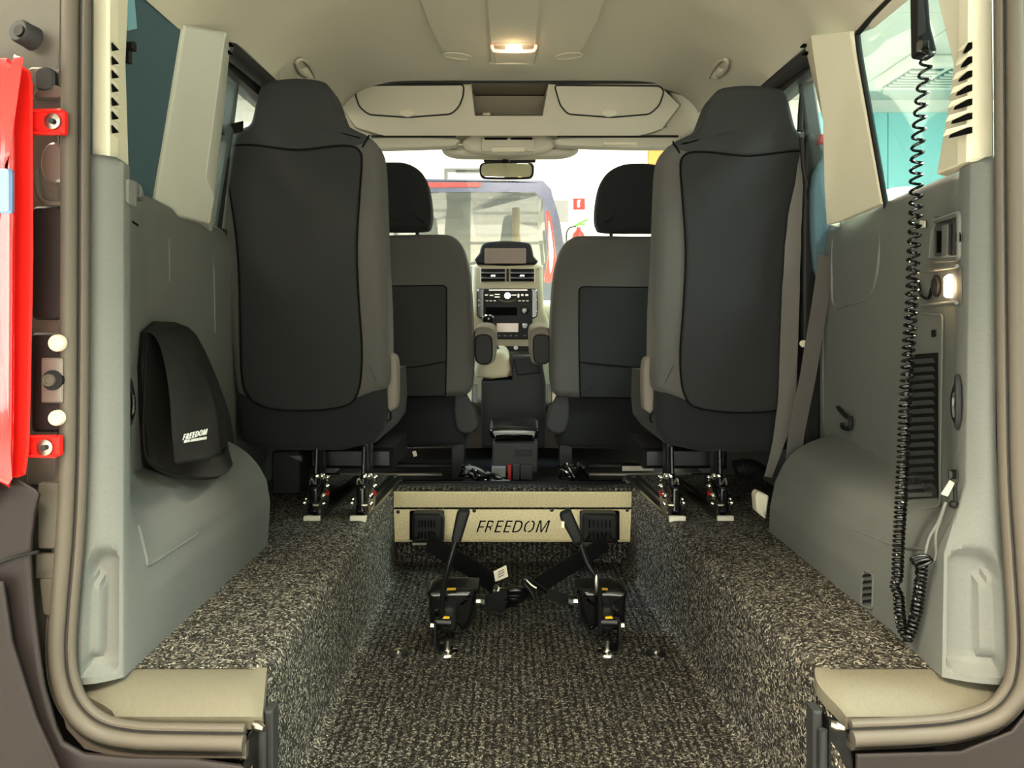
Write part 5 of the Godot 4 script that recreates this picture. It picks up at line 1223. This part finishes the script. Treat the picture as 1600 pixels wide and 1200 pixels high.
# ---- right wall -------------------------------------------------------------------------------------------------------------------
func wall_things_r():
	var n := Vector3(-1, 0, 0.55).normalized()
	# handset and coiled cord
	var t := thing("hand_control", "black hand control hanging on a coiled cord before the quarter window", "remote control", P(1450, 85, 1.3))
	var b := B.new(); b.puff(rounded(PL([[1436, 84], [1462, 88], [1466, 78], [1456, 40], [1450, -40], [1434, -40]], 1.30), 0.006), Vector3(0, 0, -0.03), 0.006, 4); put(b, "handset", "black_trim", t)
	b = B.new(); b.slab(rounded(PL([[1435, 58], [1447, 50], [1440, -40], [1434, -40]], 1.293), 0.003), Vector3(0, 0, -0.004), 0.001); put(b, "handset_edge", "dark_trim", t)
	b = B.new(); b.box(P(1442, 72, 1.29), Vector3(0.016, 0.016, 0.016), 0.003); b.tube([P(1441, 76, 1.29), P(1453, 83, 1.28)], 0.004, 8); put(b, "strain_relief", "black_gloss", t)
	# cord: centre line with changing coil pitch
	var mid := [[1449, 84], [1446, 110], [1440, 150], [1436, 205], [1432, 260], [1431, 320], [1427, 400], [1425, 470], [1420, 540], [1415, 620], [1412, 700], [1408, 780], [1404, 850], [1402, 905], [1397, 915], [1404, 930], [1406, 960], [1410, 985], [1418, 1000]]
	var dep := [1.28, 1.28, 1.28, 1.28, 1.28, 1.28, 1.27, 1.27, 1.26, 1.26, 1.255, 1.25, 1.245, 1.235, 1.23, 1.225, 1.215, 1.205, 1.20]
	var rad := [9.0, 8.5, 8.0, 9.0, 8.5, 8.5, 8.0, 8.0, 8.0, 8.0, 7.5, 7.5, 7.0, 7.0, 5.0, 6.5, 6.5, 6.0, 5.0]
	var pit := [22.0, 21.0, 19.0, 18.0, 17.0, 16.0, 14.0, 12.5, 11.0, 9.5, 8.5, 7.6, 7.2, 7.2, 7.2, 7.2, 7.2, 7.2, 7.2]
	coil(mid, dep, rad, pit, "cord", t)
	coil([[1418, 1000], [1424, 985], [1432, 955], [1437, 920], [1440, 890], [1440, 876]], [1.195, 1.19, 1.175, 1.165, 1.155, 1.15], [5.5, 6.5, 7.0, 7.0, 7.0, 7.0], [6.5, 6.5, 6.5, 6.5, 6.5, 6.5], "cord", t)
	b = B.new()
	for k in 3: b.tube(oval(P(1438 + k * 3, 874 + k * 3, 1.145), Vector3(0.011 - 0.001 * k, 0.003 * k, 0.003), Vector3(0.002, 0.008 - 0.003 * k, 0.006)), 0.0026, 8, true)
	put(b, "cord_knot", "black_gloss", t)
	# thin tail up to the clip on the pillar
	b = B.new(); b.tube(path([P(1445, 868, 1.145), P(1452, 840, 1.14), P(1466, 815, 1.13), P(1477, 785, 1.12)], 6), 0.0019, 8); b.tube(path([P(1452, 880, 1.145), P(1462, 870, 1.145), P(1462, 835, 1.135), P(1470, 810, 1.13), P(1478, 785, 1.12)], 6), 0.0019, 8); put(b, "cord_tail", "grey_trim", t)
	var h := thing("cord_clip", "shiny metal spring clip holding the cord tail on the right pillar", "clip", P(1486, 760, 1.17))
	b = B.new(); b.box(P(1488, 741, 1.14), Vector3(0.011, 0.014, 0.008), 0.003); put(b, "clip_foot", "black_gloss", h)
	b = B.new(); b.slab([P(1470, 772, 1.115), P(1481, 776, 1.115), P(1492, 755, 1.12), P(1484, 750, 1.12)], Vector3(0, 0, -0.002)); put(b, "clip_leaf", "chrome", h)
	b = B.new(); b.tube([P(1492, 755, 1.122), P(1493, 790, 1.124)], 0.003, 8); b.ball(P(1490, 788, 1.124), Vector3(0.007, 0.006, 0.006), 8); put(b, "clip_stem", "black_trim", h)
	# pocket with a belt buckle slot
	var pk := thing("latch_pocket", "recessed latch pocket in the right lining above the lit lamp", "latch", on_wall(1480, 375, true))
	b = B.new(); b.tube(rounded(on_walls([[1455, 408], [1501, 403], [1501, 333], [1464, 345], [1458, 360]], true, n * 0.002), 0.008), 0.0045, 8, true); put(b, "pocket_rim", "grey_trim", pk)
	wall_patch(1461, 1499, 338, 400, n * 0.0012, "pocket_floor", "mid_trim", pk)
	wall_patch(1465, 1477, 361, 395, n * 0.003, "finger_hole", "hole_shade", pk)
	part(rounded(on_walls([[1478, 402], [1488, 400], [1489, 350], [1479, 352]], true, n * 0.014), 0.003), -n * 0.012, 0.002, "latch_tongue", "grey_trim", pk)
	part(oval(on_wall(1498, 371, true) + n * 0.002, (on_wall(1494, 371, true) - on_wall(1502, 371, true)) * 0.45, Vector3(0, 0.0105, 0), 16), -n * 0.002, 0, "oval_hole", "hole_shade", pk)
	var cl := thing("pale_clip", "small pale green clip beside the latch pocket", "clip", on_wall(1444, 350, true))
	part(rounded(on_walls([[1440, 356], [1449, 356], [1449, 345], [1440, 345]], true, n * 0.008), 0.003), -n * 0.006, 0.002, "clip_head", "cream", cl)
	# lit load lamp
	var l := thing("load_lamp", "lit interior lamp set in the right wall lining", "lamp", on_wall(1480, 450, true))
	wall_patch(1440, 1504, 416, 476, n * 0.002, "lamp_base", "grey_trim", l)
	for q in [[[1446, 424], [1500, 416]], [[1444, 478], [1499, 473]]]:
		b = B.new(); b.tube([on_wall(q[0][0], q[0][1], true) + n * 0.007, on_wall(q[1][0], q[1][1], true) + n * 0.007], 0.003, 8); put(b, "lamp_rim", "grey_trim", l)
	var lc := on_wall(1490, 447, true); var lu := (on_wall(1500, 447, true) - on_wall(1480, 447, true)).normalized(); var ln := lu.cross(Vector3.UP); ln = ln if ln.dot(n) > 0 else -ln
	b = B.new(); b.slab(rounded([lc - lu * 0.028 - Vector3(0, 0.019, 0) + ln * 0.012, lc + lu * 0.022 - Vector3(0, 0.019, 0) + ln * 0.012, lc + lu * 0.022 + Vector3(0, 0.02, 0) + ln * 0.012, lc - lu * 0.028 + Vector3(0, 0.017, 0) + ln * 0.012], 0.006), -ln * 0.010, 0.003); put(b, "lens", "lamp_white", l)
	b = B.new(); b.slab(oval(on_wall(1466, 447, true) + n * 0.012, (on_wall(1462, 447, true) - on_wall(1470, 447, true)) * 0.8, Vector3(0, 0.019, 0), 18), -n * 0.012, 0.003); put(b, "switch", "dark_trim", l)
	b = B.new(); b.tube(path(on_walls([[1440, 440], [1444, 460], [1456, 466], [1462, 450]], true, n * 0.010), 4), 0.003, 8); put(b, "switch_edge", "black_gloss", l)
	var ol := OmniLight3D.new(); ol.name = "load_lamp_light"; l.add_child(ol); ol.position = lc + ln * 0.022 - l.position; ol.light_color = Color(1, 0.84, 0.62); ol.light_energy = 0.004; ol.light_size = 0.012; ol.shadow_enabled = true; ol.omni_range = 8; ol.omni_attenuation = 2
	# louvred panel
	var g := thing("louvre_panel", "tall dark louvred panel in the right lining behind the coiled cord", "vent", on_wall(1450, 790, true))
	b = B.new(); b.tube(rounded(on_walls([[1406, 802], [1471, 790], [1475, 492], [1430, 489]], true, n * 0.004), 0.008), 0.0022, 6, true); put(b, "panel_edge", "grey_trim", g)
	var gr := []
	for i in 12:
		var row := []
		for j in 6: row.append(on_wall(lerpf(lerpf(1425, 1412, i / 11.0), 1466, j / 5.0), lerpf(554, 780, i / 11.0) - j * 0.6, true) + n * 0.003)
		gr.append(row)
	b = B.new(); b.sheet(gr, -n * 0.002); put(b, "louvre_ground", "black_trim", g)
	for k in 17:
		var y := 562.0 + k * 13.0; var xl := lerpf(1424.0, 1411.0, k / 16.0)
		var sr := []
		for i in 3:
			var row := []
			for j in 5: row.append(on_wall(lerpf(xl + 1, 1463, j / 4.0), y + lerpf(0, 7.5, i / 2.0) - j * 0.7, true) + n * (0.012 - 0.004 * i))
			sr.append(row)
		b = B.new(); b.sheet(sr, -n * 0.003); put(b, "slat", "mid_trim", g)
	part(rounded(on_walls([[1459, 527], [1464, 526], [1464, 515], [1459, 516]], true, n * 0.008), 0.001), -n * 0.004, 0.0005, "panel_catch", "black_trim", g)
	# small vent near the floor
	g = thing("floor_vent", "small slotted vent low on the right wheel arch lining", "vent", on_wall(1355, 945, true))
	b = B.new(); b.tube(rounded(on_walls([[1346, 945], [1364, 952], [1366, 898], [1350, 890]], true, n * 0.002), 0.01), 0.002, 6, true); put(b, "vent_rim", "grey_trim", g)
	for k in 5: part(on_walls([[1349, 902 + k * 10], [1362, 900 + k * 10], [1362, 896 + k * 10], [1351, 897 + k * 10]], true, n * 0.004), -n * 0.003, 0, "slot", "black_trim", g)
	# coat hook
	g = thing("wall_hook", "small dark hook on the right wall above the wheel arch", "hook", on_wall(1326, 655, true))
	var c := on_wall(1326, 655, true)
	b = B.new(); b.tube(path([on_wall(1311, 637, true) + n * 0.003, on_wall(1325, 648, true) + n * 0.012, on_wall(1334, 653, true) + n * 0.016], 4), 0.005, 8); b.tube(path([on_wall(1333, 650, true) + n * 0.01, on_wall(1334, 668, true) + n * 0.012, on_wall(1324, 668, true) + n * 0.014, on_wall(1322, 660, true) + n * 0.014], 4), 0.005, 8); put(b, "hook_body", "black_trim", g)
	# pale block on the arch edge
	g = thing("arch_block", "pale plastic block at the front foot of the right wheel arch", "block", P(1190, 810, 2.0))
	part(rounded(PL([[1183, 800], [1197, 812], [1202, 775], [1186, 768], [1181, 774]], 1.94), 0.006), Vector3(0, 0, -0.04), 0.004, "block_shell", "cream", g)
	# seat belts hanging at the right rear seat
	g = thing("seat_belt", "grey brown seat belt hanging beside the right rear seat", "seat belt", P(1235, 700, 1.98), "belts at the right rear seat")
	b = B.new(); b.ribbon(path([P(1254, 190, 2.02), P(1252, 260, 2.01), P(1242, 340, 2.0), P(1236, 450, 2.0), P(1232, 560, 2.0), P(1228, 640, 2.0), P(1214, 700, 2.0), P(1200, 745, 2.02)], 5), Vector3(1, 0, 0.15), [0.01, 0.01, 0.01, 0.01, 0.01, 0.02, 0.02, 0.02, 0.025, 0.03, 0.035, 0.035, 0.04, 0.04, 0.04, 0.044, 0.044, 0.044, 0.044, 0.044, 0.044, 0.044, 0.044, 0.044, 0.044, 0.044, 0.044, 0.04, 0.036, 0.03, 0.028, 0.026, 0.024, 0.022, 0.02, 0.02], 0.0022); put(b, "webbing", "webbing", g)
	b = B.new(); b.lathe(P(1255, 537, 1.98), Vector3(0, 0.2, 1).normalized(), [[0.0, -0.003], [0.009, -0.003], [0.009, 0.002], [0.0, 0.003]], 14); put(b, "stop_button", "cream", g)
	g = thing("seat_belt", "folded grey brown seat belt tail in front of the right wall lining", "seat belt", P(1265, 690, 1.95), "belts at the right rear seat")
	b = B.new(); b.ribbon(path([P(1292, 400, 1.93), P(1282, 470, 1.93), P(1272, 530, 1.93), P(1262, 590, 1.93), P(1252, 640, 1.93), P(1243, 690, 1.94), P(1240, 745, 1.96)], 5), Vector3(1, 0, -0.4), 0.05, 0.0025); put(b, "webbing", "webbing", g)
	# belt tower: dark post with shaped cover, red button
	g = thing("belt_tower", "dark belt tower with red button beside the right rear seat", "belt tower", P(1270, 700, 2.05))
	b = B.new(); b.puff(smooth(PL([[1258, 700], [1282, 690], [1286, 500], [1290, 380], [1292, 260], [1284, 225], [1268, 205], [1258, 225], [1256, 300], [1254, 400]], 1.995), 2), Vector3(0, 0, -0.03), 0.01, 4); put(b, "post", "black_trim", g)
	b = B.new(); b.puff(smooth(PL([[1274, 420], [1290, 440], [1300, 330], [1306, 260], [1306, 215], [1298, 190], [1290, 215], [1288, 245], [1272, 270], [1268, 330]], 1.965), 2), Vector3(0, 0, -0.025), 0.01, 4); put(b, "cover", "felt", g)
	b = B.new(); b.puff(rounded(PL([[1279, 224], [1292, 224], [1294, 208], [1282, 209]], 1.945), 0.004), Vector3(0, 0, -0.02), 0.004, 3); put(b, "button", "red_plastic", g)
	b = B.new(); b.tube(path(PL([[1306, 230], [1307, 222], [1298, 210], [1290, 172]], 1.96), 4), 0.004, 8); put(b, "cover_edge", "grey_trim", g)
	b = B.new(); b.tube(path(PL([[1252, 215], [1256, 265], [1262, 290], [1258, 305], [1268, 340], [1268, 420]], 2.0), 4), 0.006, 8); put(b, "belt_stalk", "black_trim", g)
	b = B.new(); b.tube(path(PL([[1270, 128], [1266, 135], [1254, 150], [1250, 205]], 2.01), 4), 0.008, 8); put(b, "guide_arm", "black_trim", g)
	b = B.new(); b.tube(path(PL([[1290, 400], [1288, 420], [1284, 440]], 1.95), 4), 0.004, 8); put(b, "tongue", "chrome", g)

func wall_patch(x0: float, x1: float, y0: float, y1: float, off: Vector3, called: String, m: String, parent: Node3D):
	var rows := []
	for i in 5:
		var row := []
		for j in 9: row.append(on_wall(lerpf(x0, x1, j / 8.0), lerpf(y0, y1, i / 4.0), true) + off)
		rows.append(row)
	var b := B.new(); b.sheet(rows, -off.normalized() * 0.001); put(b, called, m, parent)
func coil(mid: Array, dep: Array, rad: Array, pit: Array, called: String, parent: Node3D):
	var pts := []; var ph := 0.0
	for i in mid.size() - 1:
		var n := maxi(6, int(Vector2(mid[i][0], mid[i][1]).distance_to(Vector2(mid[i + 1][0], mid[i + 1][1])) / lerpf(pit[i], pit[i + 1], 0.5) * 12.0))
		for k in n:
			var t := float(k) / n; var d: float = lerpf(dep[i], dep[i + 1], t)
			var c := P(lerpf(mid[i][0], mid[i + 1][0], t), lerpf(mid[i][1], mid[i + 1][1], t), d)
			var r: float = lerpf(rad[i], rad[i + 1], t) * d / 1200.0
			ph += TAU / 12.0
			pts.append(c + Vector3(cos(ph), 0.12 * cos(ph), sin(ph)) * r)
	var b := B.new(); b.tube(pts, 0.0026, 6); put(b, called, "black_gloss", parent)

# ---- what stands in front of the van ---------------------------------------------------------------------------------------------
func outside_front():
	var d := 6.0
	var t := thing("parked_van", "dark blue van parked ahead, seen through the windscreen", "van", P(700, 700, d))
	var b := B.new(); var w := 900.0
	var body := [[530, 735], [892, 735], [893, 560], [888, 430], [876, 350], [862, 300], [848, 286], [800, 283], [600, 283], [572, 288], [556, 310], [540, 360], [530, 440], [526, 560]]
	var loop := smooth(PL(body, d), 2)
	# tail frame: four pieces round the rear window
	var win := [[590, 300], [835, 300], [848, 312], [856, 408], [846, 416], [580, 416]]
	b.slab(PL([[530, 735], [892, 735], [893, 560], [888, 430], [880, 416], [560, 416], [530, 440], [526, 560]], d), Vector3(0, 0, -0.06), 0.01)
	b.slab(PL([[880, 416], [888, 430], [876, 350], [862, 300], [848, 286], [835, 300], [848, 312], [856, 408], [846, 416]], d), Vector3(0, 0, -0.06))
	b.slab(PL([[848, 286], [800, 283], [600, 283], [572, 288], [590, 300], [835, 300]], d), Vector3(0, 0, -0.06))
	b.slab(PL([[572, 288], [556, 310], [540, 360], [532, 430], [560, 416], [580, 416], [590, 300]], d), Vector3(0, 0, -0.06))
	put(b, "tail_frame", "van_blue", t)
	b = B.new()
	var prof := [[540, 430], [556, 310], [572, 288], [600, 283], [848, 286], [862, 300], [876, 350], [888, 430]]
	var fr := PL(prof, d); var rr := fr.map(func(p): return p + Vector3(0, 0, -3.2))
	# roof and body sides with window openings left clear above the waist
	b.slab([fr[2], fr[3], fr[4], fr[5], fr[5] + Vector3(0, 0, -2.6), fr[4] + Vector3(0, 0, -2.6), fr[3] + Vector3(0, 0, -2.6), fr[2] + Vector3(0, 0, -2.6)], Vector3(0, 0.02, 0)); put(b, "roof", "van_blue", t)
	for s in [0, 1]:
		var x: float = P(530 if s == 0 else 890, 500, d).x
		b = B.new(); b.box(Vector3(x, 0.28, -d - 1.9), Vector3(0.03, 1.3, 3.7), 0.01); put(b, "body_side", "van_blue", t)
		for k in 3:
			b = B.new(); b.box(Vector3(x - 0.075 * (s * 2 - 1), 1.20, -d - 1.3 - k * 1.0), Vector3(0.04, 0.62, 0.16), 0.01, Basis(Vector3.BACK, 0.10 * (s * 2 - 1))); put(b, "window_pillar", "van_blue", t)
	b = B.new(); b.slab(PL(win, d + 0.01), Vector3(0, 0, -0.008)); put(b, "rear_window", "rear_glass", t)
	b = B.new(); b.slab(rounded(PL([[667, 285], [752, 285], [750, 292], [670, 293]], d - 0.015), 0.01), Vector3(0, 0, -0.02), 0.004); put(b, "brake_lamp", "red_lens", t)
	b = B.new(); b.slab(smooth(PL([[852, 332], [857, 330], [863, 350], [869, 400], [870, 425], [862, 440], [850, 440], [853, 415], [857, 390], [853, 350]], d - 0.02), 2), Vector3(0, 0, -0.05), 0.008); put(b, "tail_lamp", "red_lens", t)
	b = B.new(); b.slab(smooth(PL([[857, 345], [861, 362], [865, 400], [860, 428], [858, 400]], d - 0.03), 2), Vector3(0, 0, -0.03), 0.004); put(b, "reverse_lamp", "print", t)
	b = B.new(); b.tube(path(PL([[680, 408], [735, 412], [770, 398]], d - 0.03), 4), 0.012, 8); put(b, "rear_wiper", "black_trim", t)
	for q in [[668, 0.0], [797, 0.0]]:
		b = B.new(); b.puff(smooth(PL([[q[0] - 14, 366], [q[0] - 10, 340], [q[0], 335], [q[0] + 12, 340], [q[0] + 15, 366], [q[0] + 22, 440], [q[0] - 22, 440]], d + 0.9), 2), Vector3(0, 0, -0.12), 0.03, 4); put(b, "van_seat", "grey_trim", t)
	b = B.new(); b.tube([P(806, 325, d + 0.5), P(806, 420, d + 0.5)], 0.035, 10); put(b, "grab_pole", "yellow_plastic", t)
	b = B.new(); b.slab(PL([[690, 420], [735, 420], [735, 300], [700, 300]], d + 1.2), Vector3(0, 0, -0.03)); put(b, "partition", "wood", t)
	b = B.new(); b.box(P(760, 380, d + 2.9), Vector3(1.9, 0.03, 0.03)); b.box(P(760, 330, d + 2.9), Vector3(1.9, 0.25, 0.03)); put(b, "windscreen_band", "grey_frame", t)
	for x in [[548, 560], [868, 880]]: # wheels on the showroom floor
		b = B.new(); b.lathe(Vector3(P(x[0], 0, d).x, -0.32, -d - 0.7), Vector3.RIGHT, [[0.0, -0.1], [0.2, -0.1], [0.29, -0.09], [0.30, 0.0], [0.29, 0.09], [0.0, 0.1]], 24); put(b, "wheel", "black_trim", t)
	# wall sign and extinguisher
	t = thing("extinguisher_sign", "red square fire extinguisher sign on the white wall", "sign", P(904, 328, 10.07))
	part(rect(896, 310, 914, 327, 10.08), Vector3(0, 0, -0.01), 0.0, "sign_plate", "sign_red", t)
	b = B.new(); b.slab(rounded(rect(902, 313, 906, 324, 10.075), 0.015), Vector3(0, 0, -0.004)); b.box(P(905.5, 313, 10.072), Vector3(0.03, 0.012, 0.004)); put(b, "pictogram", "print", t)
	t = thing("fire_extinguisher", "red fire extinguisher with green handle and black hose on the wall", "fire extinguisher", P(903, 372, 10.0))
	b = B.new(); b.lathe(P(904, 420, 9.98), Vector3.UP, [[0.0, 0.0], [0.08, 0.0], [0.085, 0.02], [0.085, 0.40], [0.07, 0.46], [0.03, 0.5], [0.025, 0.54], [0.0, 0.54]], 20); put(b, "cylinder", "red_plastic", t)
	b = B.new(); b.tube(path(PL([[897, 354], [905, 349], [918, 343]], 9.97), 4), 0.016, 8); b.tube(PL([[901, 352], [915, 350]], 9.97), 0.012, 8); put(b, "handle", "green", t)
	b = B.new(); b.tube(path(PL([[900, 354], [890, 356], [885, 366], [886, 385]], 9.96), 4), 0.011, 8); put(b, "hose", "black_trim", t)
	# frame on the wall beyond the blue van and the orange panel
	t = thing("wall_frame", "grey framed opening on the white wall above the blue van", "frame", P(730, 283, 10.05))
	for q in [[694, 263, 765, 268], [694, 268, 699, 284], [712, 266, 765, 270]]: part(rect(q[0], q[1], q[2], q[3], 10.08), Vector3(0, 0, -0.02), 0.0, "frame_bar", "grey_frame", t)
	part(rect(700, 269, 765, 284, 10.095), Vector3(0, 0, -0.01), 0.0, "frame_panel", "ceiling_bar", t)
	part(rounded(rect(713, 272, 740, 278, 10.07), 0.02), Vector3(0, 0, -0.02), 0.004, "frame_lamp", "print", t)
	t = thing("wall_panel", "orange panel on the white wall behind the right front headrest", "panel", P(1025, 280, 10.0))
	part(rect(1013, 222, 1042, 280, 10.06), Vector3(0, 0, -0.03), 0.005, "panel_upper", "orange", t)
	part(rect(1003, 200, 1012, 285, 10.07), Vector3(0, 0, -0.02), 0.003, "panel_post", "cream", t)
	t = thing("white_counter", "bright white counter top seen through the quarter window", "counter", Vector3(3.44, -0.62, -6.75))
	b = B.new(); b.puff(smooth(PL([[1380, 330], [1450, 345], [1450, 300], [1432, 290], [1400, 292], [1383, 300]], 6.5), 2), Vector3(0, 0, -0.5), 0.05, 4); put(b, "counter_top", "print", t)
	b = B.new(); var cp := P(1412, 330, 6.75); b.box(Vector3(cp.x, (cp.y - 0.62) / 2 + 0.0, cp.z), Vector3(0.24, cp.y + 0.62, 0.3), 0.01); put(b, "counter_base", "grey_frame", t)
